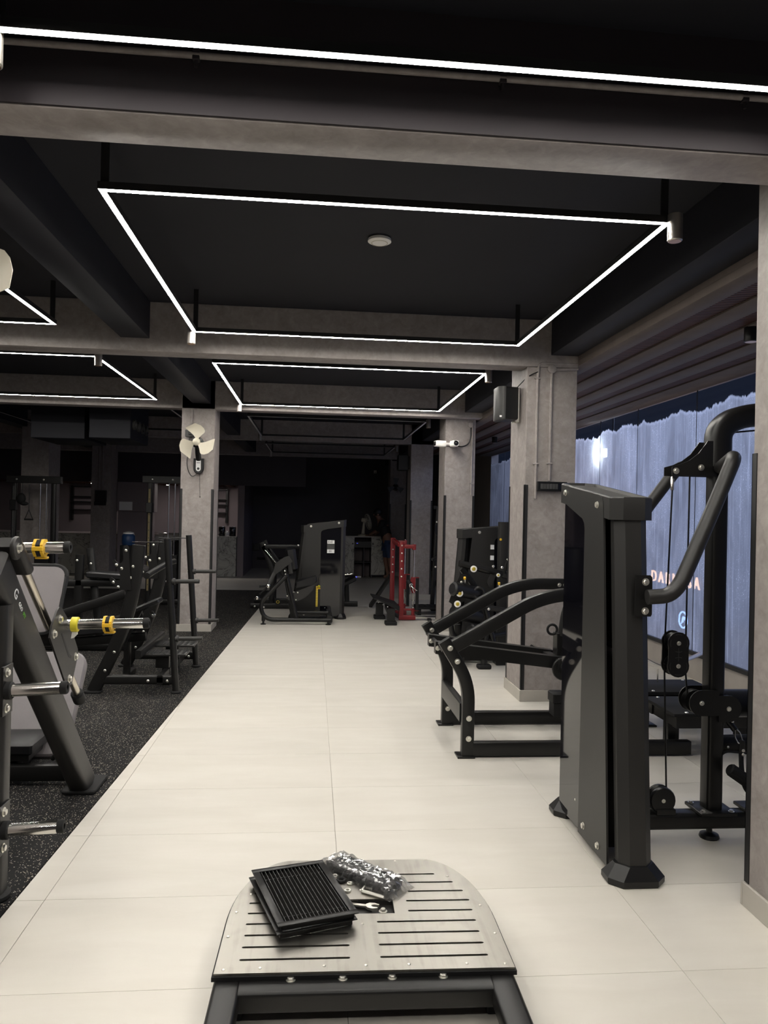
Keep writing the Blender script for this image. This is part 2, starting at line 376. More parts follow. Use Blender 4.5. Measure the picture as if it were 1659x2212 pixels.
def bolt(parent, p, nrm, r=0.012, mat='zinc', kind='hex', name='bolt', label=None):
    key = (kind, mat)
    if key not in _bm:
        m = MB()
        if kind == 'hex': m.lathe([(1.35, 0), (1.35, 0.18), (1.0, 0.2)], n=16); m.lathe([(0.95, 0.18), (0.95, 0.72), (0.78, 0.86)], n=6)
        elif kind == 'cap': m.lathe([(1.25, 0), (1.25, 0.15), (1.0, 0.18), (1.0, 0.62), (0.88, 0.72), (0.45, 0.72), (0.42, 0.45)], n=14)
        else: m.lathe([(1.05, 0), (0.98, 0.22), (0.72, 0.42), (0.3, 0.5)], n=14)
        _bm[key] = mesh(name, m, mat, V((0, 0, 0)))
    o = bpy.data.objects.new(name, _bm[key]); COL.objects.link(o); o.parent = parent
    o.location = V(p) - wpos(parent); o.scale = (r, r, r); o.rotation_mode = 'QUATERNION'
    o.rotation_quaternion = V((0, 0, 1)).rotation_difference(V(nrm))
    if label: o['label'] = label
    return o
def text(name, s, size, mat, loc, xdir, ydir, parent=None, depth=0.001, font_shear=0.0, spacing=1.0):
    cu = bpy.data.curves.new(name, 'FONT'); cu.body = s; cu.size = size; cu.extrude = depth; cu.shear = font_shear
    cu.space_character = spacing; cu.align_x = 'CENTER'; cu.align_y = 'CENTER'; cu.resolution_u = 3
    to = bpy.data.objects.new(name, cu); COL.objects.link(to)
    dg = bpy.context.evaluated_depsgraph_get(); me = bpy.data.meshes.new_from_object(to.evaluated_get(dg))
    bpy.data.objects.remove(to); bpy.data.curves.remove(cu)
    o = bpy.data.objects.new(name, me); COL.objects.link(o); me.materials.clear(); me.materials.append(MT[mat])
    x, y = V(xdir).normalized(), V(ydir).normalized(); z = x.cross(y)
    R = Matrix((x, y, z)).transposed().to_4x4()
    me.transform(R)
    o.location = V(loc) - (wpos(parent) if parent else V((0, 0, 0)))
    if parent: o.parent = parent
    return o
def copy_tree(o, parent=None):
    c = o.copy(); COL.objects.link(c); c.parent = parent
    for ch in list(o.children): copy_tree(ch, c)
    return c

# ------------------------------------------------------------------ the setting: floor
XL, XR, Y0, Y1, ZC = -9.0, 3.88, -3.0, 21.8, 3.33
def edge_x(y): return -1.18 + (y - 3.08) * 0.0320
floor = struct('floor', MB().box((XL, Y0, -0.05), (4.1, Y1, -0.006), 0), 'grout')
GX, GY, TW, TH = 0.145, 2.585, 1.2, 0.6185
full = MB().box((-TW / 2 + .0008, -TH / 2 + .0008, -0.006), (TW / 2 - .0008, TH / 2 - .0008, 0.0), 0.0008)
full_me = mesh('tile', full, 'tile', V((0, 0, 0)), flat=True)
for j in range(-2, 17):
    y0 = GY + j * TH; y1 = y0 + TH
    for i in range(-2, 4):
        x0 = GX + i * TW; x1 = x0 + TW
        if x1 < min(edge_x(y0), edge_x(y1)) + 0.01: continue
        if x1 <= XR + 0.02 and x0 > max(edge_x(y0), edge_x(y1)):
            o = bpy.data.objects.new('tile', full_me); COL.objects.link(o); o.parent = floor
            o.location = V(((x0 + x1) / 2, (y0 + y1) / 2, 0)) - wpos(floor)
        else:
            a0, a1 = max(x0 + .0012, edge_x(y0) + .004), max(x0 + .0012, edge_x(y1) + .004); b = min(x1 - .0012, XR)
            if b - max(a0, a1) < 0.01: continue
            ob('tile', MB().prism([(a0, y0 + .0012), (b, y0 + .0012), (b, y1 - .0012), (a1, y1 - .0012)], 'z', -0.006, 0.0), 'tile', floor, flat=True)
ya = GY - 2 * TH; yb = GY + 17 * TH; RY = 15.65
ob('tile_field', MB().prism([(edge_x(Y0), Y0), (XR, Y0), (XR, ya), (edge_x(ya), ya)], 'z', -0.006, 0.0), 'tile', floor, flat=True)
ob('tile_field', MB().prism([(edge_x(yb) + .004, yb), (XR, yb), (XR, Y1), (XL, Y1), (XL, RY), (edge_x(RY), RY)], 'z', -0.006, 0.0), 'tile', floor, flat=True)
struct('floor_rubber', MB().prism([(XL, Y0), (edge_x(Y0), Y0), (edge_x(RY), RY), (XL, RY)], 'z', -0.006, 0.004), 'rubberfloor', flat=True)

# ------------------------------------------------------------------ walls, ceiling, beams, columns
struct('ceiling', MB().box((XL, Y0, ZC), (4.1, Y1, ZC + .1), 0), 'ceil', flat=True)
struct('wall_left', MB().box((XL - .12, Y0, 0), (XL, Y1, ZC), 0), 'palewall', flat=True)
struct('wall_back', MB().box((XL, Y1, 0), (4.1, Y1 + .12, ZC), 0), 'darkwall', flat=True)
struct('wall_front', MB().box((XL, Y0 - .12, 0), (4.1, Y0, ZC), 0), 'darkwall', flat=True)
WY = 16.4
wr = struct('wall_right', MB().box((XR, Y0, 0), (XR + .17, WY, .252), 0).box((XR, Y0, 2.985), (XR + .17, WY, ZC), 0).box((XR, WY, 0), (XR + .17, Y1, ZC), 0), 'sill', flat=True)
win = sempty('window_1', (XR, 7.0, .25), 'whitewashed shopfront glazing lit blue from the street')
ob('frame_rail', MB().box((XR - .03, Y0, .245), (XR + .05, WY, .285), .003), 'trimblack', win)
ob('frame_rail', MB().box((XR - .02, Y0, 2.972), (XR + .05, WY, 2.992), .003), 'trimblack', win)
joints = [Y0, -1.7, -0.4, 0.9, 2.2, 3.5, 4.8, 6.1, 7.405, 8.814, 10.012, 11.3, 12.6, 13.9, 15.2, WY]
MT['clearpane'] = (lambda t: (t.t.links.new(t.n('ShaderNodeBsdfTransparent', {'Color': (0.96, 0.97, 1, 1)}).outputs[0], t.out.inputs[0]), t.m)[1])(NT('clear_pane_back'))
for a, b in zip(joints[:-1], joints[1:]):
    p = ob('pane', MB().box((XR + .004, a + .004, .28), (XR + .012, b - .004, 2.976), 0), 'clearpane', win, flat=True)
    p.data.materials.append(MT['glass'])
    for f in p.data.polygons:
        if f.normal.x < -0.9: f.material_index = 1
    ob('pane_joint', MB().box((XR + .003, b - .005, .28), (XR + .013, b + .005, 2.976), 0), 'trimblack', win, flat=True)
struct('pavement', MB().box((4.05, Y0, -.25), (14, Y1 + 4, -.05), 0), 'paver', flat=True)

def beam(y0, y1, z0, name='trim_1'):
    struct(name, MB().box((XL, y0, z0), (2.285, y1, ZC), .004), 'concrete', label='concrete-look ceiling beam spanning the gym')
for k, (a, b, z) in enumerate([(-1.4, -1.17, 2.92), (2.585, 2.805, 2.92), (6.44, 6.665, 2.92), (10.21, 10.44, 2.955), (14.3, 14.53, 2.955), (18.2, 18.43, 2.955)]):
    beam(a, b, z, 'trim_%d' % (k + 1))
for k, (a, b) in enumerate([(-1.62, -1.385), (2.04, 2.283), (-5.3, -5.06)]):
    ys = [Y0, -1.4, -1.17, 2.585, 2.805, 6.44, 6.665, 10.21, 10.44, 14.3, 14.53, 18.2, 18.43, Y1]
    m = MB()
    for q in range(0, len(ys), 2): m.box((a, ys[q], 3.025), (b, ys[q + 1], ZC), .003)
    struct('trim_%d' % (k + 11), m, 'joist', label='dark painted ceiling joist running down the gym')
struct('trim_30', MB().box((XL, 2.575, 2.925), (1.835, 2.585, ZC), 0), 'darktaupe', flat=True, label='thin dark taupe board across the front of the nearest beam')  # thin board, darker than the concrete beam behind it
wc = sempty('ceiling_window_bay', (3.0, 7, 2.97), 'lowered ceiling of grey battens and ribbed walnut strips over the window bay')
bands = [2.285, 2.43, 2.59, 2.77, 2.925, 3.105, 3.245, 3.43, 3.585, 3.88]
for i in range(len(bands) - 1):
    if i % 2 == 0: ob('batten', MB().box((bands[i], Y0, 2.938), (bands[i + 1], WY, 2.99), .004), 'batten', wc)
    else: ob('wood_strip', MB().box((bands[i] - .005, Y0, 2.952), (bands[i + 1] + .005, WY, 2.99), 0), 'wood', wc, flat=True)
ob('bulkhead', MB().box((2.285, Y0, 2.99), (2.31, WY, 3.33), 0), 'batten', wc, flat=True)
ob('soffit_board', MB().box((2.31, Y0, 2.99), (3.88, WY, 3.03), 0), 'ceil', wc, flat=True)

def column(x0, x1, y0, y1, z1, label, guards=True, skirt=True):
    c = sempty('column', ((x0 + x1) / 2, (y0 + y1) / 2, 0), label)
    ob('shaft', MB().box((x0, y0, 0), (x1, y1, z1), .006), 'concrete', c)
    if skirt: 
        e = .013
        for (a, b) in (((x0 - e, y0 - e), (x1 + e, y0)), ((x0 - e, y1), (x1 + e, y1 + e)), ((x0 - e, y0), (x0, y1)), ((x1, y0), (x1 + e, y1))):
            ob('skirting', MB().box((*a, 0.0), (*b, .098), .003), 'skirt', c)
    if guards:
        for (x, sx) in ((x0, 1), (x1, -1)):
            for (y, sy) in ((y0, 1), (y1, -1)):
                m = MB(); t = .004; w = .028
                m.box((x - sx * t, y - sy * t, .10), (x + sx * w, y + sy * .0, 1.89), 0); m.box((x - sx * t, y - sy * t, .10), (x, y + sy * w, 1.89), 0)
                ob('corner_guard', m, 'trimblack', c, flat=True)
    return c
column(1.835, 2.285, 2.60, 3.015, ZC, 'nearest taupe column at the right edge of the picture')
column(1.835, 2.285, 6.46, 6.975, 3.33, 'taupe column carrying the loudspeaker and black switch panel')
column(1.81, 2.235, 10.40, 10.90, ZC, 'taupe column with two white security cameras')
column(1.835, 2.26, 14.3, 14.8, ZC, 'dim taupe column behind the red machine')
column(2.0, 2.43, 19.8, 20.3, ZC, 'dark column at the far end by the desk')
column(-1.755, -1.325, 10.21, 10.74, ZC, 'taupe column on the rubber floor with the white-bladed wall fan')
column(-1.755, -1.325, 2.60, 3.015, ZC, 'taupe column left of the camera with a wall fan', guards=False)
column(-5.15, -4.68, 13.9, 14.5, ZC, 'broad dark column at the far left', guards=False)
column(-5.05, -4.62, 17.8, 18.4, ZC, 'dark column with a black meter box at the far left', guards=False)
# conduit strips on the far-left columns
# far dark partition and recess
struct('wall_partition', MB().box((-1.86, 19.0, 0), (-1.70, Y1, ZC), .004), 'palewall', label='pale end wall beside the reception counter')
struct('wall_shelves', MB().box((-9.0, 20.6, 0), (-1.86, 20.75, ZC), 0), 'palewall', flat=True, label='wall behind the reception counter')
struct('trim_20', MB().box((-9.0, 18.85, 2.25), (-.2, 18.98, ZC), 0), 'darkwall', flat=True, label='dark timber fascia above the reception')
rs = sempty('ceiling_reception', (-5, 19.8, 2.25), 'slatted timber ceiling over the reception')
for i in range(24):
    ob('slat', MB().box((-8.8 + i * .3, 18.98, 2.25), (-8.7 + i * .3, 20.6, 2.30), .002), 'wood', rs)
ob('soffit', MB().box((-9, 18.98, 2.34), (-1.86, 20.6, 2.38), 0), 'ceil', rs, flat=True)

# ------------------------------------------------------------------ LED frames, spots, ceiling things
def led_frame(x0, y0, x1, y1, lit, label, z=3.0, group=None, spots=((0, 1), (1, 0))):
    t = thing('led_light_frame', label, 'ceiling light', ((x0 + x1) / 2, (y0 + y1) / 2, ZC), group)
    w = .032; cs = [(x0, y0), (x1, y0), (x1, y1), (x0, y1)]
    for k in range(4):
        a, b = V(cs[k]), V(cs[(k + 1) % 4]); d = (b - a).normalized(); q = V((-d.y, d.x))   # inward
        def poly(w0, w1): return [tuple(a + d * w0 + q * w0), tuple(b - d * w0 + q * w0), tuple(b - d * w1 + q * w1), tuple(a + d * w1 + q * w1)]
        bar = ob('profile_bar', MB().prism(poly(-w / 2, w / 2), 'z', z + .001, z + .034), 'alu', t, flat=True)
        ob('diffuser', MB().prism(poly(-.013, .013), 'z', z + .0002, z + .0015), 'led' if lit else 'offdiff', bar, flat=True)
    for (cx, cy), (dx, dy) in zip(cs, ((.03, .03), (-.03, .03), (-.03, -.03), (.03, -.03))):
        ob('hanger', MB().box((cx + dx * .3 - .018, cy + dy * .3 - .004, z + .034), (cx + dx * .3 + .018, cy + dy * .3 + .004, ZC), 0), 'alu', t, flat=True)
    for (sx, sy) in spots:
        X, Yy = (x1, x0)[1 - sx], (y1, y0)[1 - sy]
        X += .028 if sx else -.028; Yy += .028 if sy else -.028
        spot(X, Yy, z + .034, 'spotbody', t)
    return t
def spot(x, y, ztop, mat, parent, r=.034, h=.125):
    b = ob('spot_body', MB().lathe([(r, 0), (r, h), (r * .8, h + .004)][::-1] if False else [(r * .86, 0), (r, .004), (r, h)], (x, y, ztop - h)), mat, parent)
    ob('reflector', MB().lathe([(r * .84, 0.0), (r * .5, .02), (r * .3, .03)], (x, y, ztop - h - .001)), 'copper', b)
    return b
led_frame(-.955, -.35, 1.63, 2.315, True, 'lit square LED frame nearest the camera, its far bar along the top')
led_frame(-.955, 3.425, 1.63, 6.03, True, 'large lit square LED frame in the middle of the ceiling')
led_frame(-.965, 7.27, 1.645, 10.0, True, 'lit square LED frame beyond the second beam')
led_frame(-.975, 11.2, 1.655, 14.0, False, 'unlit square LED frame in the dark, nearer of the two')
led_frame(-.99, 15.6, 1.66, 17.9, False, 'unlit square LED frame at the far dark end')
led_frame(-4.65, -.35, -2.0, 2.315, True, 'lit LED frame over the rubber floor nearest the camera')
led_frame(-4.65, 3.425, -2.0, 5.98, True, 'lit LED frame over the rubber floor cut by the left edge', spots=())
led_frame(-4.65, 7.18, -2.02, 9.83, True, 'lit LED frame over the rubber floor beyond the beam')
led_frame(-4.65, 10.74, -2.0, 13.6, False, 'unlit LED frame above the hanging air ducts', spots=())
d = thing('smoke_detector', 'round white smoke detector on the dark ceiling inside the LED frame', 'smoke detector', (.377, 4.713, ZC))
ob('cover', MB().lathe([(.058, 0), (.072, -.006), (.074, -.022), (.06, -.03), (.045, -.032)], (.377, 4.713, ZC)), 'white', d)
ob('grille_ring', MB().torus((.377, 4.713, ZC - .031), (0, 0, 1), .05, .003), 'cream', d)
for (x, y, l) in ((2.964, 4.93, 'black ceiling downlight in the window bay nearest the camera'), (2.99, 12.4, 'black ceiling downlight in the window bay beyond the camera column'), (3.0, 8.9, 'black ceiling downlight in the window bay beside the speaker column')):
    t = thing('downlight', l, 'spotlight', (x, y, 2.94)); spot(x, y, 2.94, 'plastic', t, .045, .1)
# conduit on the first beam
c = thing('conduit_pipe', 'painted conduit clipped along the front of the nearest beam', 'pipe', (0, 2.57, 3.10))
ob('pipe', MB().cyl((-6, 2.562, 3.115), (1.83, 2.562, 3.115), .011), 'concrete', c)
for x in (-.42, .62, 1.5):
    ob('clip', MB().box((x - .012, 2.552, 3.098), (x + .012, 2.576, 3.132), .002).cyl((x, 2.562, 3.075), (x, 2.562, 3.1), .006), 'darktaupe', c)

def pipe(pts, r, label, mat='concrete', clips=(), boxes=(), name='conduit_pipe', fil=.04):
    t = thing(name, label, 'pipe', pts[-1])
    ob('pipe', MB().sweep(fillet(pts, fil, 4), circ(r, 10), up=(0.3, 1, .2)), mat, t)
    for (p, n) in clips:
        p = V(p); ob('clip', MB().boxc(p, (.05, .03, .012), .003), mat, t)
    for p in boxes: ob('junction_box', MB().lathe([(.034, 0), (.038, .005), (.038, .03), (.03, .034)], p, (0, -1, 0)), mat, t)
    return t
Yc = 6.46
pipe([(2.285, Yc - .012, 2.955), (1.935, Yc - .012, 2.955), (1.925, Yc - .012, 2.80), (1.925, Yc - .012, 1.77)], .0125, 'left painted conduit running down the speaker column', clips=[((1.926, Yc - .012, 2.075), 0), ((1.926, Yc - .012, 2.82), 0)])
pipe([(2.285, Yc - .014, 2.915), (2.05, Yc - .014, 2.90), (2.047, Yc - .014, 1.93)], .0125, 'right painted conduit ending at the black switch panel', clips=[((2.047, Yc - .014, 2.08), 0)], boxes=[(2.05, Yc - .002, 2.905)], fil=.01)
pipe([(2.19, 10.385, 2.93), (2.185, 10.385, 1.90)], .012, 'painted conduit on the camera column', clips=[((2.186, 10.385, 2.06), 0)], boxes=[(2.16, 10.4, 2.88)])
pipe([(-1.62, 10.198, 2.955), (-1.622, 10.198, 2.66)], .012, 'short painted conduit above the column fan')
# black switch panel
t = thing('switch_panel', 'black modular switch panel on the speaker column', 'switch', (2.068, Yc, 1.88))
ob('back_box', MB().box((1.934, Yc - .05, 1.835), (2.20, Yc, 1.92), .006), 'plastic', t)
for i in range(6): ob('switch', MB().box((1.96 + i * .026, Yc - .055, 1.855), (1.983 + i * .026, Yc - .049, 1.90), .002), 'greyplastic', t)
ob('blank_plate', MB().box((2.118, Yc - .054, 1.85), (2.19, Yc - .049, 1.905), .002), 'acrylic', t)
# loudspeaker
t = thing('loudspeaker', 'black wall loudspeaker on a steel bracket beside the column top', 'speaker', (1.74, 6.72, 2.61))
sp = rrect(.17, .15, .03, 3)
ob('cabinet', MB().prism([(1.655, 6.58), (1.80, 6.60), (1.80, 6.80), (1.655, 6.82), (1.63, 6.80), (1.63, 6.60)], 'z', 2.475, 2.765, .01), 'plastic', t)
gr = MB().loft([[(1.632, y, 2.48), (1.632, y, 2.76)][::1] + [(1.60 - 0.0, y + .0, 2.76), (1.60, y, 2.48)] for y in (6.60, 6.80)])
ob('grille', MB().prism([(1.634, 6.59), (1.66, 6.572), (1.68, 6.575), (1.68, 6.825), (1.66, 6.828), (1.634, 6.81), (1.618, 6.78), (1.618, 6.62)], 'z', 2.472, 2.768, .006), 'greyplastic', t)
ob('badge', MB().box((1.628, 6.585, 2.49), (1.646, 6.578, 2.505), .001), 'sticker', t)
ob('bracket', MB().box((1.815, 6.69, 2.47), (1.835, 6.73, 2.775), .003).box((1.80, 6.69, 2.46), (1.835, 6.73, 2.474), .002).box((1.78, 6.69, 2.766), (1.835, 6.73, 2.776), .002).cyl((1.79, 6.71, 2.455), (1.79, 6.71, 2.476), .012), 'zinc', t)
t = thing('speaker_cable', 'thin black cable drooping from the loudspeaker to the column conduit', 'cable', (1.86, 6.45, 2.84))
ob('cable', MB().sweep(fillet([(1.81, 6.70, 2.775), (1.835, 6.55, 2.82), (1.86, 6.44, 2.845), (1.925, 6.44, 2.875)], .03), circ(.005, 8)), 'plastic', t)
# cameras on third column
def cctv(x, y, z, yaw, label, half):
    t = thing('security_camera', label, 'camera', (x, y, z)); R = Matrix.Rotation(yaw, 3, 'Z')
    def P(p): return R @ V(p) + V((x, y, z))
    m = MB().sweep([P((0, 0, 0)), P((0, -.12, 0)), P((0, -.15, 0))], rrect(.085, .085, .02, 3), scale=[1, 1, .9]); ob('housing', m, 'white', t)
    ob('mount', MB().cyl(P((0, 0.0, 0)), P((0, .07, 0)), .02), 'white', t)
    ob('lens_ring', MB().lathe([(.034, 0), (.034, .008), (.026, .010)], P((0, -.145, 0)), R @ V((0, -1, 0))), 'plastic', t)
    ob('lens', MB().sphere(P((0, -.15, 0)), .018), 'acrylic', t)
cctv(1.90, 10.33, 2.60, 0.15, 'boxy white security camera facing the viewer on the column', 0)
cctv(1.80, 10.36, 2.60, -1.35, 'white bullet security camera pointing left on the column', 0)
t = thing('camera_cable', 'black cable looping from the security cameras to the junction box', 'cable', (2.0, 10.38, 2.58))
ob('cable', MB().sweep(fillet([(1.95, 10.37, 2.59), (2.03, 10.375, 2.565), (2.13, 10.38, 2.60), (2.165, 10.38, 2.70), (2.165, 10.38, 2.84)], .06), circ(.008, 8)), 'plastic', t)
# wall fan
def wall_fan(x, y, z, sgn, label, full=True, grp=None):
    t = thing('wall_fan', label, 'fan', (x, y, z))
    hubz, hy = z, y - sgn * .30
    for k, a in enumerate((80, 200, 322)):
        a = math.radians(a); m = MB(); n = 10; top = []; bot = []
        for i in range(n + 1):
            s = i / n; r = .04 + s * .195
            lead = a + .45 + .42 * math.sin(s * PI * .5); trail = a - .40 - .28 * s + (.62 * max(0, s - .55) / .45) ** 2 * 2.4
            for (lst, an, off) in ((top, lead, .028), (bot, trail, -.022)):
                lst.append(V((x + sgn * r * math.cos(an), hy + off * sgn * (0.5 + s), hubz + r * math.sin(an))))
        vs = top + bot; fs = [[i, i + 1, n + 2 + i, n + 1 + i] for i in range(n)]
        th = V((0, sgn * .004, 0)); nv = len(vs)
        allv = vs + [p + th for p in vs]; allf = fs + [[q + nv for q in f][::-1] for f in fs]
        rim = list(range(n + 1)) + list(range(2 * n + 1, n, -1))
        allf += [[rim[i], rim[(i + 1) % len(rim)], rim[(i + 1) % len(rim)] + nv, rim[i] + nv] for i in range(len(rim))]
        ob('blade', m.add(allv, allf), 'cream', t)
    ob('hub', MB().lathe([(.05, 0), (.046, .03), (.03, .045), (.012, .05)], (x, hy + sgn * .015, hubz), (0, -sgn, 0)), 'cream', t)
    ob('motor', MB().lathe([(.055, 0), (.075, .02), (.075, .10), (.05, .13)], (x, hy + sgn * .03, hubz), (0, sgn, 0)), 'plastic', t)
    ob('neck', MB().sweep(fillet([(x, hy + sgn * .1, hubz - .02), (x, hy + sgn * .16, hubz - .14), (x, y - sgn * .06, hubz - .22)], .06), rrect(.07, .06, .02)), 'plastic', t)
    pts = [(x + .065 * math.cos(q), hubz - .33 + .075 * math.sin(q)) for q in [PI + PI * i / 8 for i in range(9)]] + [(x + .065, hubz - .2), (x - .065, hubz - .2)]
    ob('control_box', MB().prism(pts, 'y', y, y - sgn * .085, .008), 'plastic', t)
    pts = [(x + .032 * math.cos(q), hubz - .335 + .035 * math.sin(q)) for q in [PI + PI * i / 8 for i in range(9)]] + [(x + .032, hubz - .225), (x - .032, hubz - .225)]
    lb = ob('control_label', MB().prism(pts, 'y', y - sgn * .086, y - sgn * .088), 'sticker', t)
    ob('knob', MB().lathe([(.017, 0), (.015, .012)], (x, y - sgn * .088, hubz - .335), (0, -sgn, 0)), 'ink', t)
    ob('printed_line', MB().box((x - .022, y - sgn * .089, hubz - .262), (x + .022, y - sgn * .0885, hubz - .255), 0), 'ink', lb)
    ob('pull_cord', MB().cyl((x + .012, y - sgn * .03, hubz - .40), (x + .022, y - sgn * .03, hubz - .70), .0025, 6).sphere((x + .022, y - sgn * .03, hubz - .705), .008), 'plastic', t)
    if full:
        ob('power_cable', MB().sweep(fillet([(x - .13, y - .05, hubz + .12), (x - .13, y - .06, hubz - .02), (x - .165, y - .02, hubz - .3), (x - .10, y - .02, hubz - .45), (x - .03, y - .03, hubz - .41)], .09), circ(.005, 8)), 'plastic', t)
    return t
wall_fan(-1.515, 10.21, 2.49, 1, 'white three-bladed fan on the column over the rubber floor')
wall_fan(-1.50, 3.015, 2.66, -1, 'fan blade poking in at the left edge of the picture', False)
t = thing('socket_box', 'small black socket box above the column fan', 'socket', (-1.60, 10.21, 2.62))
ob('box', MB().box((-1.70, 10.15, 2.575), (-1.55, 10.21, 2.665), .006), 'greyplastic', t); ob('plug', MB().box((-1.65, 10.12, 2.60), (-1.61, 10.15, 2.64), .005), 'plastic', t)
# hanging ducts
def duct(x0, x1, y0, y1, z0, label, ports):
    t = thing('air_duct_unit', label, 'air conditioner', ((x0 + x1) / 2, (y0 + y1) / 2, ZC))
    ob('casing', MB().box((x0, y0, z0), (x1, y1, ZC - .06), .01), 'darkwall' if False else 'joist', t)
    for sx in (x0 + .08, x1 - .08):
        ob('hanger', MB().cyl((sx, (y0 + y1) / 2, ZC - .06), (sx, (y0 + y1) / 2, ZC), .006, 8), 'zinc', t)
    if ports:
        for i in range(4): ob('port', MB().lathe([(.075, 0), (.075, .03), (.06, .03), (.055, .005)], (x1, y0 + .18 + i * .26, z0 + .22), (1, 0, 0)), 'greyplastic', t)
duct(-3.17, -2.60, 11.0, 12.15, 2.6, 'hanging dark duct unit with round ports on its side', True)
duct(-4.05, -3.30, 11.25, 12.4, 2.6, 'plain hanging dark duct unit at the left', False)

# ------------------------------------------------------------------ pin-loaded tower shared by the selectorised machines
def tower(t, Mx, L, Hn, Hf, slant, w, feet=True, cover='acrylic', both=True):
    fu, fz = L / .76, Hf / 1.785
    oct_ = rrect(.15 * w / .19, .115, .038, 1)
    def xf(mb): return mb.xf(Mx)
    def zt(u): return Hn + (Hf - Hn) * max(0, (u - slant)) / (L - slant)
    ob('slanted_post', xf(MB().sweep([(0, 0, .05), (slant, 0, Hn - .04)], [(b, a) for a, b in oct_][::-1] if False else oct_, up=(1, 0, 0))), 'satin', t)
    ob('rear_post', xf(MB().sweep([(L, 0, .05), (L, 0, Hf - .04)], oct_, up=(1, 0, 0))), 'satin', t)
    if feet:
        for u in (0.0, L):
            m = MB(); rings = []
            for (a, b, c, z) in ((.125, .085, .03, 0), (.13, .09, .032, .008), (.13, .09, .032, .03), (.088, .062, .03, .082), (.08, .056, .03, .085)):
                rings.append([(u + p[1], p[0] * w / .19, z) for p in rrect(2 * a, 2 * b, c * 1.6, 1)])
            ob('foot', xf(m.loft(rings)), 'plastic', t, ang=20)
    # cap
    a, b, h = slant - .075, L + .065, w / 2 + .006; c = .05
    plan = [(a + c * .8, -h), (b - c * .8, -h), (b, -h + c), (b, h - c), (b - c * .8, h), (a + c * .8, h), (a, h - c), (a, -h + c)]
    cu, k = (a + b) / 2, .93
    def ins(f, dz): return [((p[0] - cu) * (1 - f * .12) + cu, p[1] * (1 - f), zt(p[0]) + dz) for p in plan]
    m = MB().loft([[(p[0], p[1], zt(p[0]) - .105) for p in plan], [(p[0], p[1], zt(p[0]) - .006) for p in plan], ins(.05, .0), ins(.14, .0), ins(.18, -.014)])
    ob('top_cap', xf(m), 'satin', t, ang=25)
    U = lambda u: u * fu; Z = lambda z: z * fz
    pan = [(.045, .04), (.42, .04), (.41, 1.545), (.418, 1.575), (.445, 1.598), (.735, 1.685), (.74, 1.775), (.225, 1.712), (.19, 1.70), (.172, 1.67), (.166, 1.60)]
    pan = [(U(p), Z(z)) for p, z in pan]
    def yz(poly, d0, d1):
        m = MB(); m.loft([[(p, d0, z) for p, z in poly], [(p, d1, z) for p, z in poly]]); return m
    for s in ((-1, 1) if both else (-1,)):
        ob('side_panel', xf(yz(pan, s * (w / 2 + .008), s * (w / 2 - .002))), 'satin', t, flat=True)
        ob('cover_panel', xf(yz([(U(.40), .042), (U(.745), .042), (U(.745), Z(1.72)), (U(.40), Z(1.62))], s * (w / 2 - .004), s * (w / 2 - .012))), cover, t, flat=True)
    ob('weight_stack', xf(MB().box((U(.19), -w / 2 + .03, .06), (U(.66), w / 2 - .03, Z(.95)), .004)), 'plastic', t)
    nrm = (Mx.to_3x3() @ V((0, -1, 0)))
    for (u, z) in ((.705, 1.735), (.245, 1.665), (.345, .10), (.155, .085)):
        bolt(t, Mx @ V((U(u), -w / 2 - .008, Z(z))), nrm, .0135, kind='cap')
    bolt(t, Mx @ V((U(.50), -w / 2 + .004, .17)), nrm, .006, kind='dome')
    return t

# ------------------------------------------------------------------ right: lat pulldown / low row
t = A = thing('pulldown_machine', 'big charcoal pin-loaded pulldown machine in the right foreground', 'gym machine', (1.45, 3.6, 0))
Mx = Matrix(((0, 1, 0, 1.452), (1, 0, 0, 3.255), (0, 0, 1, 0), (0, 0, 0, 1)))
tower(A, Mx, .755, 1.705, 1.79, .135, .19)
ob('base_tube', MB().sweep([(1.50, 3.66, .10), (2.95, 3.66, .10)], rrect(.09, .082, .02, 3)), 'black', A)
mast_path = fillet([(2.035, 3.66, .158), (2.035, 3.66, 2.135), (2.75, 3.66, 2.165)], .30, 10)
n = len(mast_path); n0 = 1
ob('mast', MB().sweep([(2.035, 3.66, .158), (2.035, 3.66, 1.93)], rrect(.082, .09, .016, 3), up=(0, 1, 0)), 'black', A)
ob('top_arm', MB().sweep(fillet([(2.035, 3.66, 1.88), (2.035, 3.66, 2.145), (2.75, 3.66, 2.165)], .27, 12), rrect(.115, .11, .03, 3), up=(0, 1, 0)), 'black', A)
ob('base_plate', MB().box((1.94, 3.575, .141), (2.13, 3.745, .158), .004), 'black', A)
for x in (1.962, 2.108):
    for y in (3.597, 3.723): bolt(A, (x, y, .158), (0, 0, 1), .011)
ob('levelling_foot', MB().lathe([(.047, 0), (.05, .006), (.045, .02), (.016, .03), (.012, .06)], (2.035, 3.67, 0)), 'plastic', A)
ob('levelling_foot', MB().lathe([(.047, 0), (.05, .006), (.045, .02), (.016, .03), (.012, .06)], (2.85, 3.67, 0)), 'plastic', A)
for y in (3.615, 3.70):
    arc = [(1.775, 1.828), (1.775, 1.872), (1.82, 1.885), (1.865, 1.905), (1.91, 1.94), (1.945, 1.985), (1.958, 2.005), (2.02, 2.005), (2.02, 1.828)]
    ob('cable_bracket', MB().prism(arc, 'y', y, y + .006), 'black', A, flat=True)
for (x, z) in ((1.795, 1.850), (1.925, 1.870)): bolt(A, (x, 3.615, z), (0, -1, 0), .012)
for z in (1.83, 1.905): bolt(A, (2.05, 3.612, z), (0, -1, 0), .012)
